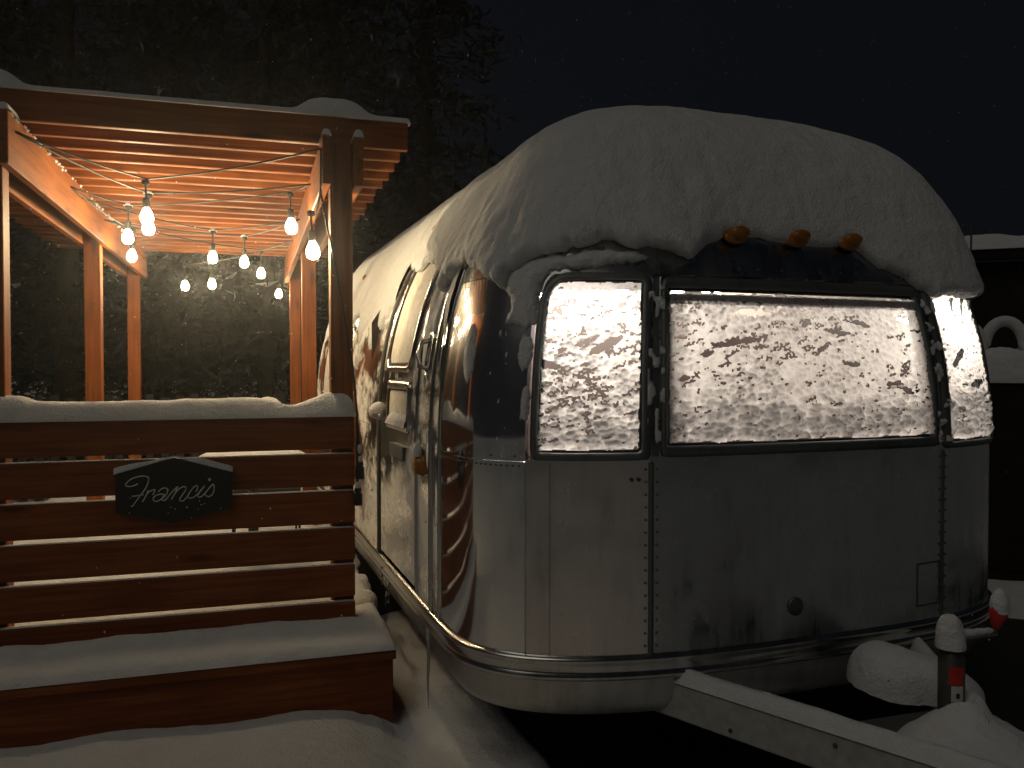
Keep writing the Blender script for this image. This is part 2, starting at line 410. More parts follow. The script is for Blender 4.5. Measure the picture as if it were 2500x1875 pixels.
# lower band
SEAM = [0.0, .66, 1.18, 1.955, 2.47, PI]
ZB, ZS, ZT = .66, 1.325, 1.985
panel('side_panel', UL, -1.33, ZB, ZS, M_al_side); panel('side_panel', UL, -1.33, ZS + .003, ZT, M_al_side)
panel('side_panel', -.40, -.012, ZB, ZS, M_al_side); panel('side_panel', -.40, -.012, ZS + .003, 2.05, M_al_side)
panel('corner_panel', -.010, .655, ZB, ZS, M_al_mirror); panel('corner_panel', -.010, .655, ZS + .003, ZT - .015, M_al_mirror)
panel('front_panel', .658, 1.178, ZB, ZS + .009, aluminium('front_quarter_aluminium', .09, .022, .24, (.74, .70, .68)))
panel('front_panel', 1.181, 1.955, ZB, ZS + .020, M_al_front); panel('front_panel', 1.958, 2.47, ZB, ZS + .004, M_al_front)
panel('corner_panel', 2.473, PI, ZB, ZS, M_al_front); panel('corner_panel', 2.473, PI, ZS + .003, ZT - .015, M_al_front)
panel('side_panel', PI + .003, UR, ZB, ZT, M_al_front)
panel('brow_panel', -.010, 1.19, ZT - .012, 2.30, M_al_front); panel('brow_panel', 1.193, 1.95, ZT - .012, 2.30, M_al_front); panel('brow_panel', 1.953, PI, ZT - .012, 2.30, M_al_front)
panel('side_panel', UL, -.012, 2.253, 2.40, M_al_side, dz=.03); panel('side_panel', UL, -1.33, ZT + .003, 2.25, M_al_side, dz=.03)
panel('side_panel', -.40, -.012, 2.053, 2.25, M_al_side, dz=.03)
# roof skin
us = np.concatenate([np.linspace(UL, 0, 24), np.linspace(0, PI, 80)[1:], np.linspace(PI, UR, 12)[1:]])
T0 = math.asin(((2.30 - Z0) / HU) ** (NV / 2)); Ts = np.linspace(T0, PI / 2, 26)
U, T = np.meshgrid(us, Ts, indexing='ij')
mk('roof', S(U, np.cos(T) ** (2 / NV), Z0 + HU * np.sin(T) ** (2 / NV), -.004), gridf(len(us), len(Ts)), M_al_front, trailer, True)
# rear end: the same rounded form turned to the back
a = np.linspace(0, PI, 40); zz = np.concatenate([np.linspace(.60, Z0, 6), Z0 + HU * np.sin(np.linspace(.02, PI / 2, 16)) ** (2 / NV)])
A, Zz = np.meshgrid(a, zz, indexing='ij'); c = prof(Zz)
mk('rear_panel', l2w(-TW * np.sign(np.cos(A)) * np.abs(np.cos(A)) ** (2 / TN) * c, TL + .75 * np.abs(np.sin(A)) ** (2 / TN) * c, Zz), gridf(len(a), len(zz)), M_al_side, trailer, True)

# rub rail and belly pan
def strip(name, zs, ds, mat, u0=UL, u1=UR):
    us = urange(u0, u1); U, J = np.meshgrid(us, np.arange(len(zs)), indexing='ij')
    return mk(name, SZ(U, np.array(zs)[J], np.array(ds)[J]), gridf(len(us), len(zs)), mat, trailer, True)
strip('rub_rail', [.590, .592, .606, .614, .622, .638, .646, .654, .668, .672], [0, .016, .020, .012, .011, .011, .012, .020, .016, 0], M_rail)
strip('belly_pan', [.600, .56, .50, .455, .43, .42, .42], [-.004, -.006, -.016, -.045, -.10, -.20, -.60], M_belly)
o = mk('underbody', [tuple(l2w(x, y, .425)) for x, y in ((-TW + .55, -.1), (TW - .55, -.1), (TW - .55, TL), (-TW + .55, TL))], [[0, 1, 2, 3]], M_gap, trailer)
# vertical trim strip where the side meets the nose
def vstrip(name, u0, u1, za, zb, mat, d=.006, parent=trailer, n=16):
    zs = np.linspace(za, zb, n); prf = [(u0, 0), (u0, d), ((u0 + u1) / 2, d * 1.4), (u1, d), (u1, 0)]
    P = np.array([[SZ(u, z, dd) for u, dd in prf] for z in zs]); return mk(name, P, gridf(n, 5), mat, parent, True)
vstrip('trim_strip', -.165, -.135, .67, 2.2, M_rail, .010); vstrip('trim_strip', -.035, -.018, .67, 2.1, M_rail, .006)
vstrip('seam_strip', 1.171, 1.188, .67, ZS, M_frame, .004)
vstrip('seam_strip', .655, .662, .67, ZS, M_belly, .0012); vstrip('seam_strip', .777, .782, .67, ZS, M_al_front, .001)
vstrip('seam_strip', 1.95, 1.963, .67, ZS, M_frame, .004)

# rivets
def rivets(pts, r=.0055, name='rivet_row', mat=M_frame):
    V = []; F = []
    for u, z, d in pts:
        p = SZ(u, z, d); q = SZ(u + .004, z, d) - p; q = q / np.linalg.norm(q); up = np.array([0, 0, 1.]); nrm = np.cross(q, up); nrm /= np.linalg.norm(nrm)
        if np.dot(nrm[:2], p[:2] - np.array([TX, TY + 1.0])) < 0: nrm = -nrm
        b = len(V); V += [p + r * (q * math.cos(k * PI / 3) + up * math.sin(k * PI / 3)) - nrm * .001 for k in range(6)]
        V += [p + .6 * r * (q * math.cos(k * PI / 3) + up * math.sin(k * PI / 3)) + nrm * .0032 for k in range(6)]
        F += [[b + k, b + (k + 1) % 6, b + 6 + (k + 1) % 6, b + 6 + k] for k in range(6)] + [[b + 6 + k for k in range(6)]]
    o = mk(name, V, F, mat, trailer, True); o['kind'] = 'stuff'; return o
rivets([(u, z, .002) for u in (1.160, 1.199) for z in np.arange(.70, 1.31, .043)])
rivets([(u, z, .002) for u in (1.941, 1.972) for z in np.arange(.70, 1.31, .043)])
rivets([(u, z, .002) for u in (.12, .3, .45, .6) for z in (1.345,)] + [(u, 1.312, .002) for u in np.arange(.03, .64, .035)], .004)
rivets([(u, 2.002, .002) for u in np.arange(.70, 2.5, .045)], .0045)

# ------------------------------------------------------------------ windows of the nose
def rrect(u0, u1, za, zb, rad, n=8, kx=1.0):
    """rounded rectangle loop in (u,z); rad = radii for bl, br, tr, tl in metres; kx = metres per unit u"""
    L = []
    for (cu, cz, su, sz, r, a0) in ((u0, za, 1, 1, rad[0], PI), (u1, za, -1, 1, rad[1], 1.5 * PI), (u1, zb, -1, -1, rad[2], 0), (u0, zb, 1, -1, rad[3], .5 * PI)):
        for k in range(n + 1):
            a = a0 + (k / n) * PI / 2; L.append((cu + su * r / kx + r / kx * math.cos(a), cz + sz * r + r * math.sin(a)))
    # straight edges get extra points so that the ring follows the curved skin
    out = []
    for i, p in enumerate(L):
        q = L[(i + 1) % len(L)]; m = 10 if (i % (n + 1)) == n else 1
        out += [(p[0] + (q[0] - p[0]) * k / m, p[1] + (q[1] - p[1]) * k / m) for k in range(m)]
    return out
def ring(name, outer, inner, d, mat, parent, lift=.016, inner_drop=.012):
    n = len(outer); rows = []
    for pts, dd in ((outer, d - .004), (outer, d + lift * .7), (None, d + lift), (inner, d + lift * .8), (inner, d - inner_drop)):
        if pts is None: pts = [((a[0] * .4 + b[0] * .6), (a[1] * .4 + b[1] * .6)) for a, b in zip(outer, inner)]
        rows.append([SZ(p[0], p[1], dd) for p in pts])
    P = np.array(rows).transpose(1, 0, 2); return mk(name, P, gridf(n, 5, closed_u=True), mat, parent, False)
def arc_len(u0, u1, z):
    q = SZ(np.linspace(u0, u1, 60), z); return float(np.linalg.norm(np.diff(q, axis=0), axis=1).sum())
def crust(name, label, u0, u1, za, zb, seed, hole=0., thick_bottom=.25, res=.0033, ragged=.012, big=()):
    L = arc_len(u0, u1, (za + zb) / 2); nu = int(L / res); nz = int((zb - za) / res)
    # equal arc length spacing along u
    uu = np.linspace(u0, u1, 400); q = SZ(uu, (za + zb) / 2); cum = np.concatenate([[0], np.cumsum(np.linalg.norm(np.diff(q, axis=0), axis=1))])
    us = np.interp(np.linspace(0, L, nu), cum, uu); xs = np.linspace(0, L, nu); zs = np.linspace(za, zb, nz)
    U, Zz = np.meshgrid(us, zs, indexing='ij'); X, Y = np.meshgrid(xs, zs - za, indexing='ij'); hgt = zb - za
    wx = X + .014 * fbm(X * 30, Y * 30, seed, 3); wy = Y + .014 * fbm(X * 30, Y * 30, seed + 9, 3)
    sz = .0145
    f1, f2, cid = voro(wx / (sz * 1.3), wy / sz, int(seed * 10))
    g1, g2, gid = voro(wx / .036 + 5, wy / .027 + 9, int(seed * 10) + 4)
    clump = np.clip(1 - f1 * 1.25, 0, 1) ** .7; big_c = np.clip(1 - g1 * 1.15, 0, 1) ** .8
    lowz = Y / hgt
    bottom = sstep(thick_bottom + .05, thick_bottom - .08, lowz + .16 * fbm(X * 9, Y * 3, seed + 2, 3)) * sstep(.005, .06, lowz)
    lower = sstep(.62, .18, lowz)
    mid = np.clip(.55 + 1.3 * fbm(X * 6, Y * 6, seed + 4, 4), .1, 1.2)
    th = .03 + .80 * clump * (.3 + cid * .95) * mid + lower * (.42 * big_c * (.3 + 1.0 * gid)) + bottom * (.18 + .25 * big_c)
    th = th + .10 * fbm(X * 150, Y * 150, seed, 2)
    top = sstep(.925, .97, lowz); th = np.clip(th, 0, 1) * (1 - .7 * top) + .42 * top
    # gaps: thin slanting cracks between clumps, a few larger torn holes
    crack = fbm(X * 26 + Y * 14, Y * 84 - X * 22, seed + 6, 2) + .35 * fbm(X * 7, Y * 9, seed + 16, 2)
    tear = fbm(X * 9 + Y * 5, Y * 40 - X * 10, seed + 7, 3)
    band = sstep(.14, .40, lowz) * sstep(.95, .86, lowz)
    rank = np.argsort(np.argsort(crack.ravel())).reshape(crack.shape) / crack.size
    gap = ((f2 - f1) < .15 + .08 * cid) & (rank < .03 + hole * (.2 + .8 * band))
    tr = np.argsort(np.argsort(tear.ravel())).reshape(tear.shape) / tear.size
    gap |= (tr < .03 * hole * band) & (band > .3)
    for bx, bz, bl, bw, sl in big:
        dx = X - bx * L; dy = Y - bz * hgt - sl * dx - .010 * fbm(X * 40, Y * 40, seed + 3, 3) * 2
        gap |= (np.abs(dx) < bl) & (np.abs(dy) < bw * np.sqrt(np.clip(1 - (dx / bl) ** 2, 0, 1)) * (.5 + 1.4 * (fbm(X * 60, Y * 20, seed, 2) + .5)))
    dedge = np.minimum.reduce([X, L - X, Y, hgt - Y]) - ragged * (.35 + fbm(X * 28, Y * 28, seed + 11, 3) * 1.6)
    keep = ~gap & (dedge > 0)
    m = keep[:-1, :-1] & keep[1:, :-1] & keep[1:, 1:] & keep[:-1, 1:]
    P = SZ(U, Zz, .004 + .020 * th)
    F = gridf(nu, nz, m)
    me = meshdata(name, P, F, M_crust, True)
    at = me.attributes.new('thick', 'FLOAT', 'POINT'); at.data.foreach_set('value', th.ravel().astype(np.float32))
    return tag(put(bpy.data.objects.new(name, me)), label, 'snow', kind='stuff')
def nose_window(u0, u1, za, zb, fw, rad, label=None):
    kx = arc_len(u0, u1, za) / (u1 - u0); fu = fw / kx
    w = bpy.data.objects.new('window', None)
    inner = rrect(u0, u1, za, zb, rad, kx=kx); outer = rrect(u0 - fu, u1 + fu, za - fw, zb + fw, [r + fw * .8 for r in rad], kx=kx)
    hole = rrect(u0 - fu - .006, u1 + fu + .006, za - fw - .004, zb + fw + .004, [.0005] * 4, kx=kx)
    us_ = np.linspace(u0 - .01, u1 + .01, 24); zs_ = np.linspace(za - .01, zb + .01, 14); U_, Z_ = np.meshgrid(us_, zs_, indexing='ij')
    pane = mk('window', SZ(U_, Z_, -.006), gridf(24, 14), M_glass, trailer, True)
    if label: pane['label'] = label
    ring('window_frame', outer, inner, .002, M_frame, pane)
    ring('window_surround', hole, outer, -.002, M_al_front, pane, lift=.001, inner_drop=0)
    # inner gasket
    ins = rrect(u0 + .010 / kx, u1 - .010 / kx, za + .010, zb - .010, [max(r - .01, .004) for r in rad], kx=kx)
    ring('gasket', inner, ins, -.006, M_gap, pane, lift=.006, inner_drop=.002)
    return pane
WZ0, WZ1 = 1.365, 1.945
wl = nose_window(.722, 1.145, WZ0 - .005, WZ1 + .005, .026, [.02, .015, .015, .085], 'left window lit bright white behind torn snow')
wc = nose_window(1.232, 1.895, WZ0 + .015, WZ1 - .02, .038, [.01] * 4, 'wide middle window packed with lumpy snow')
wr = nose_window(1.985, 2.42, WZ0 - .01, WZ1 + .005, .024, [.015, .02, .085, .015], 'right window wrapping round the far corner')
crust('window_snow', 'snow crust full of dark cracks on the left front window', .724, 1.143, WZ0, WZ1, 1.3, .21, .16, big=((.64, .62, .055, .013, .55), (.08, .50, .04, .010, -.05), (.45, .64, .04, .006, .5), (.3, .72, .04, .005, -.1)))
crust('window_snow', 'lumpy snow crust on the wide middle front window', 1.235, 1.893, WZ0 + .02, WZ1 - .03, 4.7, .07, .22, big=((.30, .86, .075, .007, -.06), (.23, .66, .10, .009, .12), (.62, .74, .06, .007, -.12), (.55, .62, .035, .008, .6), (.72, .80, .045, .007, -.15), (.66, .52, .04, .006, -.2), (.83, .38, .035, .006, .2), (.89, .33, .03, .007, -.4), (.5, .80, .02, .010, .3), (.05, .42, .02, .007, .2)))
crust('window_snow', 'coarse snow crust on the right front window at the far corner', 1.99, 2.415, WZ0 - .005, WZ1, 8.1, .03, .30, big=((.3, .56, .05, .012, .6), (.62, .38, .06, .010, .1)))
panel('window_post', 1.135, 1.245, 1.33, 1.98, M_frame, -.010); panel('window_post', 1.885, 1.995, 1.33, 1.98, M_frame, -.010)
# curtain rail with dark clips behind the middle glass
us_ = np.linspace(1.24, 1.885, 20); zs_ = [1.872, 1.872, 1.905, 1.905]; ds_ = [-.03, -.02, -.02, -.03]
U_, J_ = np.meshgrid(us_, np.arange(4), indexing='ij'); mk('curtain_rail', SZ(U_, np.array(zs_)[J_], np.array(ds_)[J_]), gridf(20, 4), M_intpale, trailer, True)

# ------------------------------------------------------------------ cabin inside
us_ = np.concatenate([np.linspace(-1.7, 0, 8), np.linspace(0, PI, 60)[1:], np.linspace(PI, PI + 1.7, 8)[1:]])
zs_ = np.linspace(.72, 1.34, 5); U_, Z_ = np.meshgrid(us_, zs_, indexing='ij'); mk('cabin_wall', SZ(U_, Z_, -.06), gridf(len(us_), 5), M_int, trailer, True)
zs_ = np.concatenate([np.linspace(1.97, 2.5, 10), Z0 + HU * np.sin(np.linspace(math.asin((1.25 / HU) ** (NV / 2)), PI / 2, 10))[1:] ** (2 / NV)])
U_, Z_ = np.meshgrid(us_, zs_, indexing='ij'); mk('cabin_ceiling', SZ(U_, Z_, -.06) - np.array([0, 0, .05]), gridf(len(us_), len(zs_)), M_intpale, trailer, True)
mk('cabin_side_wall', np.concatenate([SZ(np.array([-1.7, -.05]), z, -.06) for z in (1.34, 1.97)]), [[0, 1, 3, 2]], M_int, trailer)
mk('cabin_side_wall', np.concatenate([SZ(np.array([PI + .05, PI + 1.7]), z, -.06) for z in (1.34, 1.97)]), [[0, 1, 3, 2]], M_int, trailer)
mk('cabin_floor', [tuple(q) for q in SZ(us_, .74, -.055)], [list(range(len(us_)))], M_int, trailer)
mk('bulkhead', [tuple(l2w(x, 1.65, z)) for x, z in ((-1.2, .7), (1.2, .7), (1.2, 1.9), (.8, 2.5), (-.8, 2.5), (-1.2, 1.9))], [[0, 1, 2, 3, 4, 5]], M_int, trailer)
def cabin_lamp(x, y, z, w, h, mat):
    V, F = tubeV([tuple(l2w(x - w, y, z)), tuple(l2w(x + w, y, z))], h, 12); mk('cabin_lamp', V, F, mat, trailer, True)
cabin_lamp(-.80, -.22, 1.80, .05, .022, M_lamp2); cabin_lamp(.74, -.28, 1.85, .05, .022, M_lamp2); cabin_lamp(0, 1.3, 2.10, .85, .055, M_lamp)

# ------------------------------------------------------------------ marker lights, small fittings of the nose
def lens(name, u, z, ru, rz, mat, parent=trailer, hgt=.028, d=.0):
    p = SZ(u, z, d); q = SZ(u + .01, z, d) - p; q /= np.linalg.norm(q); t = SZ(u, z + .01, d) - p; t /= np.linalg.norm(t); nn = np.cross(q, t)
    if np.dot(nn[:2], p[:2] - np.array([TX, TY + 1.])) < 0: nn = -nn
    V = []
    prf = [(1.12, -.004), (1.12, .006), (1.0, .007), (.93, hgt * .6), (.72, hgt * .93), (.35, hgt)]
    n = 18
    for r, h in prf: V += [p + q * ru * r * math.cos(2 * PI * k / n) + t * rz * r * math.sin(2 * PI * k / n) + nn * h for k in range(n)]
    F = [[i * n + k, i * n + (k + 1) % n, (i + 1) * n + (k + 1) % n, (i + 1) * n + k] for i in range(len(prf) - 1) for k in range(n)] + [[(len(prf) - 1) * n + k for k in range(n)]]
    return mk(name, V, F, mat, parent, True)
for u in (1.462, 1.573, 1.690): lens('marker_light', u, 2.122, .044, .025, M_amber, hgt=.050, d=.020)
lens('marker_light', -.92, 2.30, .030, .026, M_amber, hgt=.06, d=.03); lens('marker_light', -3.0, 2.28, .03, .026, M_amber, hgt=.05, d=.02)
lens('side_light', -.31, 1.238, .032, .042, M_amber, hgt=.035)
# water inlet cap and small hatch on the nose
lens('filler_cap', 1.555, .788, .028, .030, M_frame, hgt=.012)
ring('hatch_frame', rrect(1.832, 1.946, .725, .893, [.004] * 4), rrect(1.838, 1.940, .731, .887, [.004] * 4), .0, M_frame, trailer, lift=.002, inner_drop=.002)
for u, z in ((1.11, 1.268), (1.135, 1.268)): lens('snap_fastener', u, z, .006, .006, M_darksteel, hgt=.006)

# ------------------------------------------------------------------ door on the side
DU0, DU1, DZ0, DZ1 = -1.20, -.415, .70, 2.235
door = panel('door', DU0, DU1, DZ0, DZ1, M_al_door, .008)
mk('door_opening', np.concatenate([SZ(np.array([-1.33, -.40]), z, -.03) for z in np.linspace(.66, 2.25, 14)]), gridf(14, 2), M_gap, trailer)
vstrip('jamb_gap_strip', -1.31, -1.225, .66, 2.24, M_gap, .010)  # black strip on the skin; its colour stands in for the gap's shade
vstrip('jamb_gap_strip', -.408, -.396, .68, 2.24, M_rail, .009)
def door_glass(u0, u1, za, zb, rad, nm):
    U_, Z_ = np.meshgrid(np.linspace(u0 - .008, u1 + .008, 8), np.linspace(za - .008, zb + .008, 14), indexing='ij')
    p = mk(nm, SZ(U_, Z_, .0125), gridf(8, 14), M_frostglass, door, True)
    ring('window_frame', rrect(u0 - .03, u1 + .03, za - .03, zb + .03, [r + .02 for r in rad]), rrect(u0, u1, za, zb, rad), .012, M_rail, p, lift=.014, inner_drop=.003)
    ring('gasket', rrect(u0, u1, za, zb, rad), rrect(u0 + .014, u1 - .014, za + .014, zb - .014, rad), .014, M_gap, p, lift=.007, inner_drop=.003)
door_glass(-1.06, -.54, 1.655, 2.17, [.05, .06, .03, .03], 'door_window'); door_glass(-.98, -.53, 1.385, 1.555, [.02] * 4, 'door_vent')
V = []
for u, d in ((-.90, .010), (-.90, .022), (-.60, .022), (-.60, .010)):
    for z in (1.225, 1.285): V.append(SZ(u, z, d))
mk('name_plate', V, [[0, 2, 3, 1], [2, 4, 5, 3], [4, 6, 7, 5], [0, 6, 4, 2], [1, 3, 5, 7]], M_plate, door)
hp = [SZ(u, z, d) for u, z, d in ((-1.12, 1.42, .01), (-1.12, 1.42, .05), (-1.04, 1.415, .055), (-.99, 1.405, .05))]
tube('door_handle', hp, [.010, .010, .009, .007], M_rail, door)
tube('grab_handle', [SZ(-.27, 1.64, .0), SZ(-.27, 1.65, .04), SZ(-.28, 1.70, .05), SZ(-.29, 1.75, .04), SZ(-.29, 1.76, .0)], .011, M_rail, trailer)
ring('socket_cover', rrect(-.31, -.22, 1.60, 1.80, [.04] * 4), rrect(-.295, -.235, 1.62, 1.78, [.028] * 4), .0, M_rail, trailer, lift=.012, inner_drop=.002)
# far side window and awning rail, mostly behind the post
ring('side_window_frame', rrect(-3.75, -2.5, 1.40, 1.92, [.05] * 4), rrect(-3.71, -2.54, 1.44, 1.88, [.04] * 4), .0, M_rail, trailer, lift=.012)
U_, Z_ = np.meshgrid(np.linspace(-3.73, -2.52, 8), np.linspace(1.42, 1.90, 8), indexing='ij'); mk('side_window', SZ(U_, Z_, .006), gridf(8, 8), M_frostglass, trailer, True)
# wheels
for sx in (-1, 1):
    Mw = Matrix.Translation(Vector(l2w(sx * (TW - .16), 2.1, .345))) @ Matrix.Rotation(TYAW, 4, 'Z') @ Matrix.Rotation(PI / 2, 4, 'Y')
    V, F = lathe([(.20, -.10), (.33, -.10), (.345, -.07), (.345, .07), (.33, .10), (.20, .10)], 24); wh = mk('wheel', V, F, M_black, trailer, True, Mw)
    V, F = lathe([(.06, -.09), (.2, -.085), (.21, -.10), (.21, .10), (.2, .085), (.06, .09)], 20); mk('rim', V, F, M_steel, wh, True, Mw)

# ------------------------------------------------------------------ tow frame and jack
APEX = (1.905, 1.62); zt = .56
def hbeam(name, a, b, h, w, zc, mat, parent):
    a = Vector((a[0], a[1], zc)); b = Vector((b[0], b[1], zc)); d = b - a; ang = math.atan2(d.y, d.x)
    M = Matrix.Translation((a + b) / 2) @ Matrix.Rotation(ang, 4, 'Z')
    return put(bpy.data.objects.new(name, boxmesh(d.length, w, h, mat, .006)), parent, M), M, d.length
LB0 = tuple(l2w(-.62, -.40, 0))[:2]; RB0 = tuple(l2w(.62, -.40, 0))[:2]
bl, MB1, L1 = hbeam('tow_beam', LB0, (APEX[0] - .03, APEX[1]), .125, .05, .50, M_steel, trailer)
br, MB2, L2 = hbeam('tow_beam', RB0, (APEX[0] + .03, APEX[1]), .125, .05, .50, M_steel, trailer)
mk('cross_plate', [(x, y, z) for z in (.535, .555) for x, y in ((1.68, 2.10), (2.14, 2.10), (2.02, 1.82), (1.80, 1.82))], [[3, 2, 1, 0], [4, 5, 6, 7], [0, 1, 5, 4], [1, 2, 6, 5], [2, 3, 7, 6], [3, 0, 4, 7]], M_darksteel, trailer)
mk('coupler', np.array([(APEX[0] + sx * wd, APEX[1] + dy, zz) for dy, wd in ((.12, .09), (-.12, .06), (-.30, .045)) for sx, zz in ((-1, .46), (-1, .58), (1, .58), (1, .46))]).reshape(3, 4, 3).transpose(1, 0, 2), gridf(4, 3, closed_u=True), M_steel, trailer)
JX, JY = 1.935, 1.90
V, F = lathe([(.030, .0), (.09, .01), (.09, .02), (.026, .03), (.026, .45), (.036, .46), (.036, .805), (.030, .812), (.030, .835)], 18)
jack = mk('tongue_jack', V, F, M_darksteel, trailer, True, Matrix.Translation((JX, JY, 0)))
# warning sticker wrapped on the tube facing the camera
def wrap(name, r, z0_, z1_, a0, a1, mat):
    A_, Z_ = np.meshgrid(np.linspace(a0, a1, 8), [z0_, z1_], indexing='ij')
    return mk(name, np.stack([JX + r * np.cos(A_), JY + r * np.sin(A_), Z_], -1), gridf(8, 2), mat, jack, True)
fa = math.atan2(-JY, -JX)
wrap('red_sticker', .0373, .735, .788, fa - .2, fa + 1.0, M_red); wrap('white_sticker', .0373, .688, .733, fa + .0, fa + .95, M_label)
wrap('sticker_print', .0378, .698, .713, fa + .35, fa + .62, M_gap)
cdir = Vector((.954, -.299, 0)) * .97 + Vector((.299, .954, 0)) * .25; cdir.normalize()
c0 = Vector((JX, JY, .862)); c1 = c0 + cdir * .035; c2 = c0 + cdir * .155 + Vector((0, 0, .0))
crank = tube('crank', [c0 - cdir * .03, c1, c2, c2 + Vector((0, 0, .02))], .008, M_steel, jack)
grip_top = c2 + Vector((.014, 0, .085))
tube('grip', [c2 + Vector((0, 0, .015)), c2 + Vector((.003, 0, .03)), c2 + Vector((.009, 0, .055)), grip_top], [.010, .016, .026, .025], M_red, crank, 12)
V, F = lathe([(.028, .834), (.03, .838), (.03, .872), (.022, .88)], 14); mk('gear_cap', V, F, M_darksteel, jack, True, Matrix.Translation((JX, JY, 0)))

for k, t_ in enumerate((.34, .62)):
    V, F = lathe([(.008, -.002), (.008, .003), (.006, .006)], 6); mk('bolt', V, F, M_darksteel, bl, False, MB1 @ Matrix.Translation((-L1 / 2 + t_ * L1, -.025, .03 if k % 2 else -.035)) @ Matrix.Rotation(PI / 2, 4, 'X'))
# safety chain slung from the coupler
link = lathe([(.0035, 0), (.0035, .001)], 5)
pts = sag((1.80, 1.80, .45), (1.93, 1.42, .46), .16, 15)
tmaj, tmin = np.meshgrid(np.linspace(0, 2 * PI, 12, endpoint=False), np.linspace(0, 2 * PI, 6, endpoint=False), indexing='ij')
lv = np.stack([(.017 + .005 * np.cos(tmin)) * np.cos(tmaj), (.010 + .005 * np.cos(tmin)) * np.sin(tmaj), .005 * np.sin(tmin)], -1).reshape(-1, 3)
lf = np.array([[i * 6 + j, ((i + 1) % 12) * 6 + j, ((i + 1) % 12) * 6 + (j + 1) % 6, i * 6 + (j + 1) % 6] for i in range(12) for j in range(6)])
lm = meshdata('chain_link', lv, lf, M_darksteel, True)
for k in range(len(pts) - 1):
    dv = (pts[k + 1] - pts[k]); Mk = Matrix.Translation((pts[k] + pts[k + 1]) / 2) @ dv.to_track_quat('X', 'Z').to_matrix().to_4x4() @ Matrix.Rotation(PI / 2 * (k % 2), 4, 'X')
    put(bpy.data.objects.new('chain_link', lm), trailer, Mk)
# snow on the tow frame
def beam_snow(M, L, label, h, w=.05, a=0., b=1.):
    o = snow_slab('beam_snow', label, -L / 2 + a * L, -L / 2 + b * L, -w / 2, w / 2, h, .050, .012, M=M, over=.006, seed=L + h, lip=.75, rough=.1, group='snow strips on the tow frame')
    return o
beam_snow(MB1, L1, 'thin snow strip along the near left tow beam', .0625, a=.10)
beam_snow(MB2, L2, 'thin snow strip along the far right tow beam', .0625, a=.15)
# heap round the jack
ang, rr = np.meshgrid(np.linspace(0, 2 * PI, 48, endpoint=False), np.linspace(0, 1, 26), indexing='ij')
ex = np.where(np.cos(ang) > 0, .27, .22); ey = np.where(np.sin(ang) > 0, .17, .36)
hx = JX + .01 + rr * ex * np.cos(ang) * (1 + .25 * fbm(np.cos(ang) * 2, np.sin(ang) * 2, 1)); hy = JY - .02 + rr * ey * np.sin(ang) * (1 + .25 * fbm(np.cos(ang) * 2, np.sin(ang) * 2, 7))
hz = .550 + .122 * np.clip(1 - rr ** 1.25, 0, 1) + .03 * np.exp(-((rr - .16) / .08) ** 2) * (1 + 2 * fbm(hx * 9, hy * 9, 2)) + .03 * fbm(hx * 7, hy * 7, 4) * (1 - rr) + .012 * fbm(hx * 40, hy * 40, 4, 3) - .03 * rr ** 6
tag(mk('coupler_snow', np.stack([hx, hy, hz], -1), gridf(48, 26, closed_u=True), M_snow, None, True), 'pointed snow heap around the tongue jack at the coupler', 'snow')
snow_blob('jack_snow', 'leaning snow cap on top of the tongue jack', (JX - .006, JY, .850), (.040, .040, .086), 3.0, 24, amp=.10)
snow_blob('grip_snow', 'small tall snow cap on the red crank grip', tuple(grip_top - Vector((0, 0, .012))), (.028, .028, .060), 5.0, 20, amp=.08)
tag(tube('crank_snow', [tuple(c0.lerp(c2, t) + Vector((0, 0, .010))) for t in np.linspace(.15, .95, 8)], [.006, .011, .012, .010, .011, .009, .010, .004], M_snow), 'sliver of snow lying on the crank arm', 'snow')
# battery box under snow behind the jack
bat = board('battery_box', 1.96, 2.16, 2.17, 2.37, .555, .64, 'X', M_darksteel, trailer, .01)
th, ph = np.meshgrid(np.linspace(0, 2 * PI, 40, endpoint=False), np.linspace(0, PI * .5, 18), indexing='ij')
ex = np.where(np.cos(th) > 0, .17 + .05 * np.abs(np.cos(th)), .125); ey = np.where(np.sin(th) > 0, .15, .15 + .12 * np.clip(np.cos(th), 0, 1))
bx = 2.05 + ex * np.sin(ph) * np.cos(th); by = 2.27 + ey * np.sin(ph) * np.sin(th) - .10 * np.clip(np.sin(ph) * np.cos(th), 0, 1)
bz = .57 + .145 * np.cos(ph) ** .8 * (1 - .25 * np.clip(np.cos(th), 0, 1) * np.sin(ph)) + .022 * fbm(bx * 8, by * 8, 3) + .010 * fbm(bx * 40, by * 40, 3, 3) * np.sin(ph)
tag(mk('battery_snow', np.stack([bx, by, bz], -1), gridf(40, 18, closed_u=True), M_snow, None, True), 'smooth snow hump on the tow frame left of the jack', 'snow')

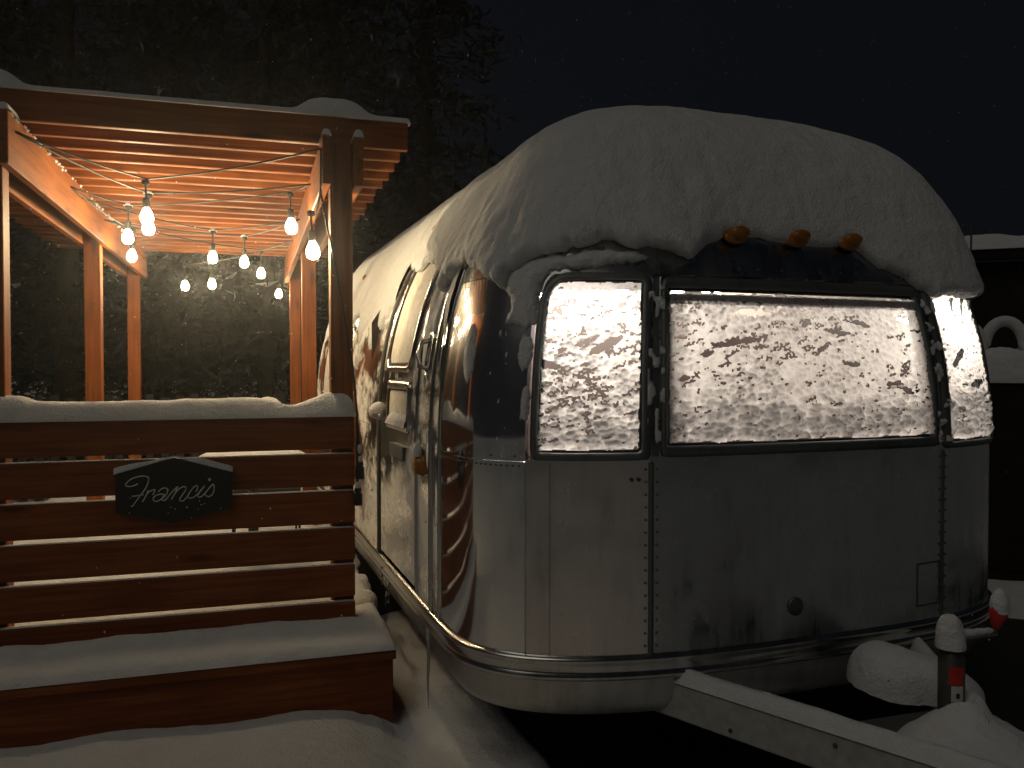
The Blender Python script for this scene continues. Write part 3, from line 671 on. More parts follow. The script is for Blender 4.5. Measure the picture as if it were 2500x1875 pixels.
# ------------------------------------------------------------------ snow on the trailer
ze_u = [-TL, -3.4, -2.9, -2.5, -2.2, -1.9, -1.6, -1.23, -.95, -.75, -.5, -.35, -.21, -.06, .06, .126, .25, .346, .43, .464, .488, .68, .952, 1.152, 1.309, 1.38, 1.435, 1.50, 1.573, 1.64, 1.69, 1.722, 1.785, 1.88, 1.978, 2.21, 2.6, PI, PI + TL]
ze_z = [1.95, 1.98, 1.93, 2.0, 1.95, 2.12, 2.16, 2.20, 2.17, 2.14, 2.06, 2.10, 1.945, 2.03, 2.055, 2.022, 1.985, 1.956, 1.94, 1.934, 1.985, 2.049, 2.084, 2.075, 2.036, 2.089, 2.115, 2.122, 2.112, 2.108, 2.122, 2.094, 2.027, 2.0, 1.925, 1.93, 1.95, 2.0, 2.0]
us = np.concatenate([np.linspace(UL, -1.4, 110), np.linspace(-1.4, 0, 110)[1:], np.linspace(0, PI, 420)[1:], np.linspace(PI, UR, 40)[1:]])
ze = np.interp(us, ze_u, ze_z)
ul = np.where(us < 0, us, np.where(us > PI, us, us * .9))
ze = ze + .030 * fbm(ul * 9, 0 * us, 2.2, 4) + .024 * fbm(ul * 30, 0 * us, 5.2, 2)
nw = 70; w = np.linspace(0, 1, nw) ** 1.5
Te = np.arcsin(np.clip((ze - Z0) / HU, 0, 1) ** (NV / 2))
U, Wt = np.meshgrid(us, w, indexing='ij'); T = Te[:, None] + (PI / 2 - Te[:, None]) * Wt
cc = np.cos(T) ** (2 / NV); zz = np.sin(T) ** (2 / NV)
zreal = Z0 + HU * zz; dist = zreal - ze[:, None]
side = sstep(-.2, -.9, U) + sstep(PI + .2, PI + .9, U)
lipw = .055 + .03 * side
k0 = np.sqrt(np.maximum(0, 1 - (1 - np.clip(dist / lipw, 0, 1)) ** 2))
PX = S(U, cc, zreal)
lump = fbm(PX[..., 0] * 3.2, PX[..., 1] * 3.2, PX[..., 2] * 3.2 + 4, 4)
fine = fbm(PX[..., 0] * 16, PX[..., 1] * 16, PX[..., 2] * 10, 3)
groove = fbm(PX[..., 0] * 12, PX[..., 1] * 12, PX[..., 2] * 7, 4) * sstep(.35, .02, dist)
cornerrag = sstep(-.3, .0, U) * sstep(.75, .5, U)
hor = .045 * (1 - .35 * side) * (1 + .5 * lump + 1.5 * groove * cornerrag) + .013 * fine + .006 * fbm(PX[..., 0] * 45, PX[..., 1] * 45, PX[..., 2] * 45, 2)
hor = hor + .05 * np.exp(-(((U + .78) / .17) ** 2)) * sstep(.0, .06, dist) * sstep(.45, .15, dist)      # bulge over the side marker
hor = hor + .035 * sstep(1.05, 1.3, U) * sstep(1.45, 1.33, U) * sstep(.25, .05, dist)                   # hanging lobe beside the markers
hor = hor + .040 * sstep(1.5, 2.6, U) * (1 - .5 * sstep(PI, PI + .6, U))
hor = hor + .05 * sstep(1.7, 2.5, U) * np.exp(-((zreal - 2.30) / .22) ** 2) + .065 * sstep(1.75, 2.5, U) * np.exp(-((zreal - 2.50) / .16) ** 2)
hor = hor + .032 * sstep(-.45, -.1, U) * sstep(1.42, 1.2, U) * sstep(.32, .06, dist)
ver = .148 * (1 + .12 * lump) + .006 * fine
kk = .04 + .96 * k0
P = S(U, cc, Z0 + (HU + ver * kk * sstep(2.0, 2.5, zreal)) * zz, hor * kk)
tag(mk('roof_snow', P, gridf(len(us), nw), M_snow, None, True), 'thick rounded snow cap covering the trailer roof with a ragged lower edge', 'snow')

def skin_snow(name, label, u0, u1, za, zb, field, t, nu=90, nz=90, d0=.002, group=None):
    """patch of snow stuck on the trailer skin wherever field(U,Z) > 0"""
    U, Z = np.meshgrid(np.linspace(u0, u1, nu), np.linspace(za, zb, nz), indexing='ij')
    f = field(U, Z); keep = f > 0
    m = keep[:-1, :-1] | keep[1:, :-1] | keep[1:, 1:] | keep[:-1, 1:]
    th = t * np.sqrt(np.clip(f, 0, 1)) * (1 + .5 * fbm(U * 22, Z * 22, 3.3, 3)) - .004 * (f <= 0)
    F = gridf(nu, nz, m); used = np.unique(F); re = -np.ones(nu * nz, int); re[used] = np.arange(len(used))
    P = SZ(U, Z, d0 + th).reshape(-1, 3)[used]
    return tag(mk(name, P, re[F], M_snow, None, True), label, 'snow', group)
def poly_field(pts, soft=.03, rag=.02, ku=.75, freq=26):
    pts = [(p[0] * ku, p[1]) for p in pts]
    def f(U, Z):
        x = U * ku; sd = np.full(U.shape, 9.); ins = np.zeros(U.shape, bool); n = len(pts)
        for i in range(n):
            ax, ay = pts[i]; bx, by = pts[(i + 1) % n]; ex, ey = bx - ax, by - ay
            t = np.clip(((x - ax) * ex + (Z - ay) * ey) / (ex * ex + ey * ey), 0, 1); sd = np.minimum(sd, np.hypot(x - ax - t * ex, Z - ay - t * ey))
            c = ((ay > Z) != (by > Z)) & (x < (bx - ax) * (Z - ay) / (by - ay + 1e-12) + ax); ins ^= c
        s = np.where(ins, sd, -sd) + rag * 2 * fbm(U * freq, Z * freq, 7.7, 4)
        return s / soft
    return f
SL = [(.47, 2.0), (.60, 2.03), (.80, 2.045), (.952, 2.06), (1.10, 2.055), (1.16, 2.035), (1.06, 2.008), (.90, 1.990), (.74, 1.985), (.685, 1.95), (.675, 1.80), (.63, 1.78), (.57, 1.80), (.50, 1.80), (.52, 1.87), (.47, 1.92)]
skin_snow('slipped_snow', 'torn snow slab slipped down above the left front window', .42, 1.2, 1.72, 2.10, poly_field(SL, .035, .016), .028, 150, 100)
def ell(cu, cz, ru, rz, rag=.35, fr=30):
    return lambda U, Z: 1 - np.hypot((U - cu) / ru, (Z - cz) / rz) + rag * 2 * fbm(U * fr, Z * fr, cu * 9 + cz, 3)
skin_snow('clinging_snow', 'leaf-shaped snow patch clinging to the mirror corner panel', .14, .34, 1.58, 1.84, ell(.235, 1.70, .045, .10, .18), .012, 50, 60, group='snow patches on the corner')
skin_snow('clinging_snow', 'small snow patch below the slipped slab beside the left window', .57, .70, 1.60, 1.76, ell(.635, 1.70, .04, .06, .5), .014, 40, 44, group='snow patches on the corner')
skin_snow('clinging_snow', 'tiny snow dab low on the pillar left of the left window', .60, .70, 1.42, 1.60, ell(.65, 1.52, .025, .06, .6, 40), .010, 34, 50, group='snow patches on the corner')
# snow tongues running down the side
def streaks(U, Z):
    top = 2.16 - .02 * np.sin(U * 3); ln = .08 + .62 * np.clip(fbm(U * 3.4, 0 * U, 1.1, 3) + .22, 0, 1) + .10 * fbm(U * 16, 0 * U, 4.1, 2)
    return np.minimum((Z - (top - ln)) / .12, 1) + .3 * fbm(U * 14, Z * 9, 2.2, 3)
skin_snow('side_snow', 'long snow tongues running down the trailer side behind the post', UL, -1.36, 1.25, 2.22, streaks, .022, 200, 110)
skin_snow('door_snow', 'frosty snow clinging above the door window', -1.2, -.42, 2.02, 2.24, lambda U, Z: (Z - 2.13 - .10 * fbm(U * 9, 0 * U, 3, 3)) / .05 + .4 * fbm(U * 30, Z * 30, 1, 3), .03, 70, 40, .024)
skin_snow('pillar_snow', 'snow streak caked on the panel between door and corner', -.40, -.03, 1.2, 2.16, lambda U, Z: .25 + (Z - 1.80) * 1.6 + 2.4 * fbm(U * 12, Z * 2.4, 5, 4), .016, 60, 120, .006)
skin_snow('vent_snow', 'snow piled on the sill of the small door vent', -.97, -.52, 1.375, 1.5, lambda U, Z: (1.42 + .07 * fbm(U * 8, 0 * U, 2, 3) - Z) / .03 + .4 * fbm(U * 34, Z * 34, 3, 3), .020, 60, 34, .014)
lp = SZ(-.31, 1.285, .02)
snow_blob('light_snow', 'little snow tuft on the amber side light', tuple(lp), (.022, .022, .05), 2.0, 16, amp=.1)
hp2 = SZ(-1.05, 1.43, .05); snow_blob('handle_snow', 'snow ball sitting on the door handle', tuple(hp2), (.05, .05, .045), 4.0, 18, False, .15)
# snow caught on the dark pillar between the front windows
def dots(U, Z): return fbm(U * 46, Z * 30, 6.6, 2) * 3.0 - .36
skin_snow('pillar_snow', 'wet snow dabs on the dark pillar left of the middle window', 1.165, 1.222, 1.36, 1.93, dots, .010, 34, 150, .020)
skin_snow('pillar_snow', 'wet snow dabs on the dark pillar right of the middle window', 1.905, 1.975, 1.36, 1.93, dots, .010, 34, 150, .020)
skin_snow('corner_snow', 'sparse snow specks stuck on the skin left of the window frame', .36, .70, 1.34, 1.80, lambda U, Z: fbm(U * 30, Z * 15, 9.1, 3) * 3.0 - .62 - (1.0 - U) * .3, .007, 80, 90)
# icicles
ip = [(-.16, .60, .33), (-1.05, .60, .17), (-.98, .60, .13), (-1.16, .62, .10), (2.10, 1.925, .05), (2.2, 1.925, .07), (2.3, 1.925, .045)]
il = ['long thin icicle hanging below the rail under the trim strip', 'icicle below the door, longest of the three', 'icicle below the door nearest the corner', 'short icicle below the far door edge', 'first short icicle over the right front window', 'longest icicle over the right front window', 'shortest icicle over the right front window']
for (u, z, ln), lb in zip(ip, il):
    p = SZ(u, z, .012 if z < 1 else .035); zs_ = np.linspace(0, 1, 9)
    o = tube('icicle', [(p[0] + .002 * math.sin(7 * t + u), p[1], p[2] - t * ln) for t in zs_], [(.0085 if z < 1 else .006) * (1 - t) ** .7 + .0012 for t in zs_], M_ice, None, 7); tag(o, lb, 'icicle', 'icicles on the trailer')

# ------------------------------------------------------------------ pergola
PR = dict(fi=(.304, .342), po=(.344, .444), fo=(.446, .487)); PLf = dict(fi=(-.969, -.931), po=(-1.071, -.971), fo=(-1.112, -1.073))
BZ0, BZ1 = 2.467, 2.685
perg = thing('pergola', (-.3, 6.0, 0), 'stained cedar pergola with close rafters, six posts and a slatted front wall', 'pergola')
posts = [(3.87, 3.97), (6.15, 6.25), (8.15, 8.25)]
for side in (PR, PLf):
    for (y0, y1) in posts:
        board('post', *side['po'], y0, y1, .40, BZ1 - .01, 'Z', M_wood, perg)
    board('beam', *side['fi'], 3.80, 8.38, BZ0, BZ1, 'Y', M_wood, perg); board('beam', *side['fo'], 3.80, 8.38, BZ0, BZ1, 'Y', M_wood, perg)
for i in range(20):
    y = 3.985 + i * .2165
    board('rafter', -1.62 + random.uniform(-.012, .012), .73 + random.uniform(-.012, .012), y - .019, y + .019, BZ1 + .002, BZ1 + .132, 'X', M_wood, perg)
WT = 1.42
for i in range(6):
    board('wall_board', -1.72, .446, 3.838, 3.868, WT - .146 - .17 * i, WT - .17 * i, 'X', M_deck, perg, .004, random.uniform(-.0015, .0015))
board('wall_stud', -1.07, -.98, 3.87, 3.90, .45, WT - .05, 'Z', M_deck, perg)
# snow on the pergola
def ridge(X, Y):
    return .26 + .9 * np.exp(-(((X + 1.06) / .12) ** 4)) + 1.05 * np.exp(-(((X - .37) / .14) ** 4)) + .10 * fbm(X * 5, 0 * X, 1, 3)
snow_slab('rafter_snow', 'snow ridge with two humps along the front rafter', -1.62, .73, 3.966, 4.02, BZ1 + .132, .085, .014, ridge, over=.006, seed=1., lip=.55, rough=.1)
for k in range(1, 20):
    y = 3.985 + k * .2165
    if k in (1, 2, 3, 4, 5, 7, 9, 12, 15, 18):
        snow_slab('rafter_snow', 'thin snow line on top of a pergola rafter behind the front one', -1.6, .71, y - .019, y + .019, BZ1 + .132, .030, .03, over=.002, seed=k, lip=.6, group='snow lines on the rafters')
for nm, (a, b), tt in (('inner right', PR['fi'], .030), ('outer right', PR['fo'], .042), ('inner left', PLf['fi'], .03)):
    snow_slab('beam_end_snow', 'small snow cap on the front end of the %s pergola beam' % nm, a, b, 3.802, 3.965, BZ1, tt, .008, over=.004, seed=a, lip=.7, rough=.1)
# frost crumbs along the top of the left beam
V = []; F = []
for k in range(70):
    y = random.uniform(3.85, 7.5); r = random.uniform(.005, .013); b = len(V); z = BZ1 - random.uniform(.0, .02); x = -.931 + random.uniform(-.003, .004)
    V += [(x + r, y, z), (x - r, y, z), (x, y + r * 1.4, z), (x, y - r * 1.4, z), (x, y, z + r), (x, y, z - r)]
    F += [[b + i, b + j, b + 4] for i, j in ((0, 2), (2, 1), (1, 3), (3, 0))] + [[b + j, b + i, b + 5] for i, j in ((0, 2), (2, 1), (1, 3), (3, 0))]
tag(mk('frost_crumbs', V, F, M_snow), 'crumbs of snow stuck along the left pergola beam', 'snow', kind='stuff')
def capshape(X, Y):
    return 1 + .10 * np.sin(X * 3) - .42 * np.exp(-(((X - .17) / .09) ** 2)) + .14 * sstep(.27, .33, X) * sstep(.47, .36, X) + .25 * sstep(-.86, -.93, X)
snow_slab('wall_snow', 'rounded snow loaf along the top of the slatted wall', -1.72, .444, 3.832, 3.955, WT, .088, .012, capshape, over=.010, seed=2.5, lip=.6, rough=.12)
for i in range(1, 6):
    snow_slab('ledge_snow', 'thin snow line in gap %s of the slatted wall, counted from the top' % ('one', 'two', 'three', 'four', 'five')[i - 1], -1.70, .44, 3.840, 3.866, WT - .17 * i, .0035, .02, over=.0, seed=i, lip=1.2, rough=.5, group='snow lines on the wall boards')

# ------------------------------------------------------------------ deck
deck = thing('wooden_deck', (-.5, 5.5, 0), 'dark timber deck with a long front step heaped with snow', 'deck')
board('step_fascia', -1.72, .575, 3.56, 3.60, .02, .385, 'X', M_deck, deck); board('step_tread', -1.74, .585, 3.535, 3.868, .388, .428, 'X', M_deck, deck)
board('side_fascia', .535, .575, 3.602, 8.40, .05, .385, 'Y', M_deck, deck)
for i in range(31):
    y = 3.872 + i * .148; board('deck_board', -1.72, .575 + random.uniform(-.004, .01), y, y + .142, .388, .428, 'X', M_deck, deck)
def stepshape(X, Y): return (.55 + .75 * sstep(3.56, 3.80, Y)) * (1 + .25 * fbm(X * 3, Y * 3, 3, 3) * 2) * (1 - .25 * sstep(.35, .6, X))
snow_slab('step_snow', 'smooth snow lying on the front step below the sign', -1.73, .58, 3.54, 3.828, .428, .085, .015, stepshape, over=.010, seed=4., lip=1.2, rough=.10)
def deckshape(X, Y): return .8 + .9 * fbm(X * 1.8, Y * 1.8, 5, 3) + .5 * fbm(X * 5, Y * 5, 6, 3) - .25 * np.exp(-((X + .2) / .3) ** 2)
snow_slab('deck_snow', 'uneven trodden snow on the deck floor behind the wall', -1.7, .56, 3.872, 8.42, .428, .11, .035, deckshape, over=.03, seed=6., lip=1.2, rough=.2)
# snow lumps at the deck edge by the trailer door
for k, (x, y, r) in enumerate(((.50, 4.15, .09), (.53, 4.5, .075), (.49, 4.85, .09), (.56, 5.1, .06))):
    snow_blob('deck_edge_snow', 'snow lump on the deck edge by the door, %s from the post' % ('nearest', 'second', 'third', 'fourth')[k], (x, y, .45), (r, r * 1.8, r * 1.0), k + 1., 22, amp=.25, group='snow lumps on the deck edge')

# patio table and chair under snow, seen through the wall gap
tbl = thing('patio_table', (.0, 4.95, .43), 'small patio table seen through the top gap of the wall', 'table')
V, F = lathe([(.0, 1.10), (.30, 1.10), (.305, 1.115), (.30, 1.13), (.0, 1.13)], 24); mk('table_top', V, F, M_darksteel, tbl, False, Matrix.Translation((0, 4.95, 0)))
V, F = lathe([(.20, .43), (.20, .45), (.03, .47), (.025, 1.08), (.06, 1.10)], 16); mk('pedestal', V, F, M_darksteel, tbl, True, Matrix.Translation((0, 4.95, 0)))
snow_blob('table_snow', 'snow disc on the patio table behind the wall', (0, 4.95, 1.132), (.29, .29, .06), 6.0, 30, amp=.08)
chr_ = thing('patio_chair', (.08, 5.6, .43), 'patio chair whose snowy back peeks over the wall', 'chair')
for ax_ in (-.12, .28):
    tube('back_leg', [(ax_, 5.85, .43), (ax_, 5.80, .9), (ax_, 5.87, 1.36)], .008, M_darksteel, chr_); tube('front_leg', [(ax_, 5.40, .43), (ax_, 5.42, .86)], .008, M_darksteel, chr_)
board('seat', -.13, .29, 5.40, 5.80, .86, .885, 'X', M_darksteel, chr_); board('backrest', -.12, .28, 5.855, 5.875, 1.02, 1.36, 'X', M_darksteel, chr_)
snow_blob('chair_snow', 'round snow knob on the chair back showing above the wall snow', (.10, 5.862, 1.36), (.10, .07, .085), 8.0, 24, amp=.08)

# ------------------------------------------------------------------ sign
sg = thing('name_sign', (-.70, 3.80, 1.15), 'black pointed wooden sign with cursive white lettering on the slatted wall', 'sign')
SY = 3.814
def px2wall(px, py, Yp):
    """photo pixel -> point of the plane Y = Yp"""
    f_ = 2022.; yw = R(17.4); pt = R(1.204)
    dx = (px - 1250) / f_; dy = (937.5 - py) / f_
    zc = math.cos(pt) + dy * math.sin(pt); zz = dy * math.cos(pt) - math.sin(pt)
    X = dx * math.cos(yw) + zc * math.sin(yw); Y = -dx * math.sin(yw) + zc * math.cos(yw)
    k = Yp / Y; return X * k, 1.65 + zz * k
sign_z = lambda x, y: px2wall(270 + x / 7.135, 1100 + y / 7.135, SY)
hexz = [sign_z(*p) for p in ((1110, 130), (2118, 372), (2112, 1010), (1100, 1262), (85, 1085), (78, 420))]
V = [(x, y, z) for y in (SY, 3.836) for x, z in hexz]
mk('sign_board', V, [[0, 1, 2, 3, 4, 5][::-1], [6, 7, 8, 9, 10, 11]] + [[i, (i + 1) % 6, 6 + (i + 1) % 6, 6 + i] for i in range(6)], M_signblack, sg)
STROKES = [[(475, 575), (430, 603), (360, 622), (295, 622), (262, 600), (285, 558), (350, 502), (450, 462), (550, 445), (630, 452), (662, 480), (658, 545), (620, 640), (560, 730), (500, 810), (440, 890), (392, 958), (355, 970)],
           [(375, 795), (450, 790), (520, 776), (580, 768)],
           [(655, 690), (630, 760), (592, 835), (555, 895)], [(612, 800), (650, 735), (710, 697), (772, 680), (760, 725), (735, 772)],
           [(830, 720), (875, 675), (940, 650), (985, 668), (990, 725), (955, 785), (885, 845), (805, 885), (758, 872), (745, 832), (785, 785), (870, 758), (940, 762)],
           [(940, 762), (905, 815), (905, 858), (940, 868), (985, 830), (1050, 745), (1110, 680), (1172, 625)], [(1172, 625), (1125, 735), (1062, 850)],
           [(1085, 800), (1170, 690), (1250, 635), (1305, 632), (1310, 685), (1260, 760), (1212, 830), (1212, 868), (1245, 880), (1290, 855), (1350, 785), (1400, 700), (1460, 630), (1508, 612), (1518, 655), (1482, 718)],
           [(1375, 735), (1345, 790), (1365, 825), (1425, 822), (1500, 772), (1575, 685), (1640, 615)], [(1640, 615), (1565, 715), (1522, 780), (1540, 810), (1592, 795), (1660, 725), (1725, 648), (1785, 585), (1806, 645), (1795, 720), (1758, 780), (1705, 800), (1655, 778), (1640, 740)]]
def smooth_line(p, n=5):
    out = []; P_ = [np.array(q, float) for q in p]
    for i in range(len(P_) - 1):
        a, b = P_[max(i - 1, 0)], P_[i]; c, d = P_[i + 1], P_[min(i + 2, len(P_) - 1)]
        for k in range(n):
            t = k / n; out.append(.5 * ((2 * b) + (-a + c) * t + (2 * a - 5 * b + 4 * c - d) * t * t + (-a + 3 * b - 3 * c + d) * t ** 3))
    return out + [P_[-1]]
V = []; F = []
for st in STROKES:
    P_ = []
    for q in smooth_line(st): x, z = sign_z(*q); P_.append((x, SY - .001, z))
    v, f = tubeV(P_, .0028, 6); b = len(V); V += v; F += [[i + b for i in ff] for ff in f]
mk('lettering', V, F, M_letter, sg, True)
x, z = sign_z(1725, 505); V, F = lathe([(.0065, 0), (.0065, .003), (.004, .0045)], 14); mk('letter_dot', V, F, M_letter, sg, True, Matrix.Translation((x, SY, z)) @ Matrix.Rotation(PI / 2, 4, 'X'))
# snow along the two sloping top edges of the sign
for lbl, pa, pb in (('left', (60, 425), (1110, 125)), ('right', (1110, 125), (2120, 378))):
    xa, za = sign_z(*pa); xb, zb_ = sign_z(*pb); L = math.hypot(xb - xa, zb_ - za)
    Ms = Matrix.Translation((xa, SY + .011, za)) @ Matrix.Rotation(-math.atan2(zb_ - za, xb - xa), 4, 'Y')
    thick = (lambda X, Y, q=(lbl == 'left'), L=L: .35 + .9 * (sstep(.9 * L, .1 * L, X) if q else sstep(.15 * L, .45 * L, X)))
    snow_slab('sign_snow', 'snow strip on the %s sloping top edge of the sign' % lbl, .0, L, -.011, .011, .0, .019, .006, thick, over=.002, M=Ms, seed=L * 9, lip=.5, rough=.15)
V = []; F = []
for (qx, qy) in ((1050, 985), (1125, 1015), (1330, 985), (1550, 875), (1635, 920), (1580, 940), (1410, 1170), (1005, 1090), (1915, 1010), (345, 825), (1530, 1025), (330, 1090)):
    x, z = sign_z(qx, qy); r = random.uniform(.0025, .0048); b = len(V); y = SY - .001
    V += [(x + r, y, z), (x - r, y, z), (x, y, z + r), (x, y, z - r), (x, y - r, z)]; F += [[b, b + 2, b + 4], [b + 2, b + 1, b + 4], [b + 1, b + 3, b + 4], [b + 3, b, b + 4]]
tag(mk('sign_snowflakes', V, F, M_snow), 'snowflakes stuck on the black sign face', 'snow', kind='stuff')

# ------------------------------------------------------------------ string lights
K = .95
bulbs = [(-.49, 4.43, 2.40), (-.52, 4.78, 2.40), (.20, 4.52, 2.40), (-.67, 5.16, 2.40), (-.76, 6.03, 2.40), (-.25, 5.95, 2.40), (-.05, 6.15, 2.40), (.07, 6.85, 2.40), (-.34, 7.86, 2.40), (-.58, 8.1, 2.40), (.26, 8.7, 2.40)]
bulbs = [Vector((x * k_, y * k_, 1.65 + (z - 1.65) * k_)) for i_, (x, y, z) in enumerate(bulbs) for k_ in ((1.03 if i_ < 8 else K),)]
A_, L_, G_, B_, C_, D_, E_, F_, J_, I_, K_ = bulbs
H_ = Vector((.272, 3.98, 2.205))
sl = thing('string_lights', (-.3, 5.5, 2.4), 'black cable of glowing warm bulbs zigzagging under the pergola', 'string lights')
up = Vector((0, 0, .175))
def an(s, y, z=2.62): return Vector((.300 if s > 0 else -.927, y, z))
segs = [[an(1, 3.83, 2.63), A_ + up, an(-1, 3.90)], [an(-1, 3.90), L_ + up, an(1, 4.55)], [an(1, 4.55), G_ + up, B_ + up, an(-1, 5.0)],
        [an(-1, 5.0), C_ + up, an(-1, 6.05)], [an(-1, 5.3), D_ + up, an(1, 5.65)], [an(1, 5.65), E_ + up, an(-1, 6.05)], [an(-1, 6.05), F_ + up, an(1, 6.6)], [an(1, 6.6), J_ + up, I_ + up, an(-1, 8.0)], [an(-1, 8.0), K_ + up, an(1, 8.3)]]
V = []; F = []
for sgm in segs:
    pts = []
    for a, b in zip(sgm[:-1], sgm[1:]): pts += sag(a, b, .018 * (b - a).length, 8)[:-1]
    pts.append(sgm[-1]); v, f = tubeV(pts, .0048, 6); b = len(V); V += v; F += [[i + b for i in ff] for ff in f]
for a, b in ((an(1, 3.83, 2.63), Vector((.30, 3.86, 2.45))), (Vector((.30, 3.86, 2.45)), H_ + Vector((.01, -.02, .13)))):
    v, f = tubeV(sag(a, b, .01, 5), .0048, 6); q = len(V); V += v; F += [[i + q for i in ff] for ff in f]
mk('cable', V, F, M_black, sl, True)
sockV, sockF = lathe([(.004, .175), (.018, .168), (.020, .150), (.006, .145), (.0045, .09), (.0045, .082), (.015, .078), (.017, .066), (.017, .032), (.014, .028)], 12)
ears = []
bulbV, bulbF = lathe([(.012, .034), (.014, .024), (.022, .010), (.028, -.006), (.031, -.022), (.028, -.039), (.018, -.051), (.005, -.055)], 16)
sm = meshdata('socket', sockV, sockF, M_black, True); bmh = meshdata('bulb', bulbV, bulbF, M_bulb, True)
for b in bulbs + [H_]:
    Ms = Matrix.Translation(b) @ Euler((random.uniform(-.06, .06), random.uniform(-.06, .06), random.uniform(0, 6))).to_matrix().to_4x4()
    so = put(bpy.data.objects.new('socket', sm), sl, Ms); put(bpy.data.objects.new('bulb', bmh), so, Ms)
for k, b in enumerate((L_, D_, E_, B_)):
    snow_blob('socket_snow', 'snow dab on the cable joint above the %s bulb' % ('second nearest', 'middle', 'middle right', 'left beam')[k], tuple(b + Vector((0, 0, .170))), (.026, .022, .016), k + 2., 14, amp=.15, group='snow dabs on the light sockets')
# loose cord down the post with two empty sockets
cord = thing('hanging_cord', (.47, 3.82, 1.1), 'black cord hanging down the near right post with two empty sockets', 'cord')
cpts = [(.300, 3.86, 2.45), (.318, 3.855, 2.33), (.352, 3.862, 2.18), (.385, 3.862, 2.0), (.415, 3.862, 1.82), (.440, 3.860, 1.66), (.452, 3.845, 1.52), (.456, 3.822, 1.42), (.462, 3.815, 1.30), (.466, 3.815, 1.20)]
tube('cable', cpts, .0048, M_black, cord, 6); tube('cable', [(.456, 3.822, 1.42), (.452, 3.81, 1.3), (.455, 3.81, 1.16), (.457, 3.812, 1.08)], .0048, M_black, cord, 6)
V, F = lathe([(.006, .05), (.015, .045), (.018, .03), (.012, .026), (.020, .018), (.020, -.03), (.016, -.034)], 12)
for p in ((.466, 3.815, 1.17), (.457, 3.812, 1.05)): mk('empty_socket', V, F, M_black, cord, True, Matrix.Translation(p))
for k, p in enumerate(((.464, 3.813, 1.275), (.467, 3.815, 1.222), (.457, 3.811, 1.105))): snow_blob('cord_snow', 'snow tuft on the hanging cord, %s of three' % ('topmost', 'middle', 'lowest')[k], p, (.013, .013, .022), k + 3., 12, False, .2, 'snow tufts on the cord')

# ------------------------------------------------------------------ background: trees, fence, shed
def foliagemat():
    m, nt, b = newmat('night_foliage'); v = coords(nt, (1, 1, 1)); n1 = noise(nt, v, 6, 3)
    c = ramp(nt, n1, [(.3, (.014, .016, .010)), (.7, (.036, .037, .025))]); nt.links.new(c, b.inputs['Base Color']); b.inputs['Roughness'].default_value = .7; return m
M_leaf = foliagemat(); M_bark = flat('bark', (.045, .035, .025), .9, 0, .01, 12)
def conifer(seed, h, rad, nleaf):
    r = np.random.default_rng(seed); nb = int(h * 13); V = []; F = []; MI = []
    # limbs as thin tapered sticks in the trunk mesh
    tv, tf = tubeV([(0, 0, 0), (.03, 0, h * .3), (0, .03, h * .65), (0, 0, h * .97)], [h * .020, h * .016, h * .009, .01], 7)
    per = max(1, nleaf // nb)
    for k in range(nb):
        q = (k + .5) / nb; z = h * (.07 + .92 * q); rr = rad * (1 - q) ** .8 * (.65 + .5 * r.random()) + .1; a = k * 2.399 + r.normal() * .3
        dz = -.25 * rr + r.normal() * .08
        v, f = tubeV([(0, 0, z), (math.cos(a) * rr * .95, math.sin(a) * rr * .95, z + dz)], [.018, .004], 3, False); b0 = len(tv); tv += v; tf += [[i + b0 for i in ff] for ff in f]
        t = r.random(per) ** .6; sp = .10 + .16 * rr
        x = math.cos(a) * rr * t + r.normal(size=per) * sp * .5; y = math.sin(a) * rr * t + r.normal(size=per) * sp * .5; zz = z + dz * t + r.normal(size=per) * sp * .35
        for i in range(per):
            c = np.array([x[i], y[i], zz[i]]); l = .05 + .07 * r.random(); d1 = r.normal(size=3); d1 /= np.linalg.norm(d1); d2 = np.cross(d1, r.normal(size=3)); d2 /= np.linalg.norm(d2) + 1e-9
            b = len(V); V += [c - d1 * l, c + d2 * l * .45, c + d1 * l]; F.append([b, b + 1, b + 2]); MI.append(1 if r.random() < .003 else 0)
    return (tv, tf), (V, F, MI)
tree_meshes = []
for sd, h, rad, nl in ((3, 7.5, 1.7, 5200), (5, 6.2, 1.9, 5200), (9, 8.4, 2.2, 6000)):
    (tv, tf), (V, F, MI) = conifer(sd, h, rad, nl)
    cm = meshdata('crown', V, F, [M_leaf, M_snow]); cm.polygons.foreach_set('material_index', MI)
    tree_meshes.append((meshdata('trunk', tv, tf, M_bark, True), cm))
spots = [(-5.2, 12.5, 0, 1.0), (-3.5, 13.5, 1, 1.1), (-2.3, 12.2, 2, .95), (-.9, 13.2, 0, 1.05), (.2, 12.4, 1, 1.1), (1.3, 13.6, 2, 1.0), (2.6, 13.0, 0, 1.15), (-4.6, 15.5, 2, 1.2), (-1.6, 16, 2, 1.25), (1.0, 16.5, 2, 1.2)]
where = ['far left edge', 'left, behind the near left post', 'left, between the first two left posts', 'just right of the far left post', 'centre of the gap under the bulbs', 'right of centre under the rafters', 'behind the right posts', 'back row far left', 'back row left of centre', 'back row behind the centre']
for k, (x, y, i, sc) in enumerate(spots):
    t = bpy.data.objects.new('conifer_tree', None); Mt = Matrix.Translation((x, y, 0)) @ Matrix.Rotation(k * 1.9, 4, 'Z') @ Matrix.Scale(sc * 1.22, 4); put(t, None, Mt)
    tag(t, 'dark snow-flecked tree in the night background, ' + where[k], 'tree', 'dark trees behind the pergola')
    put(bpy.data.objects.new('trunk', tree_meshes[i][0]), t, Mt); put(bpy.data.objects.new('crown', tree_meshes[i][1]), t, Mt)
fen = thing('picket_fence', (-.6, 10.2, 0), 'faint picket fence across the back behind the pergola', 'fence')
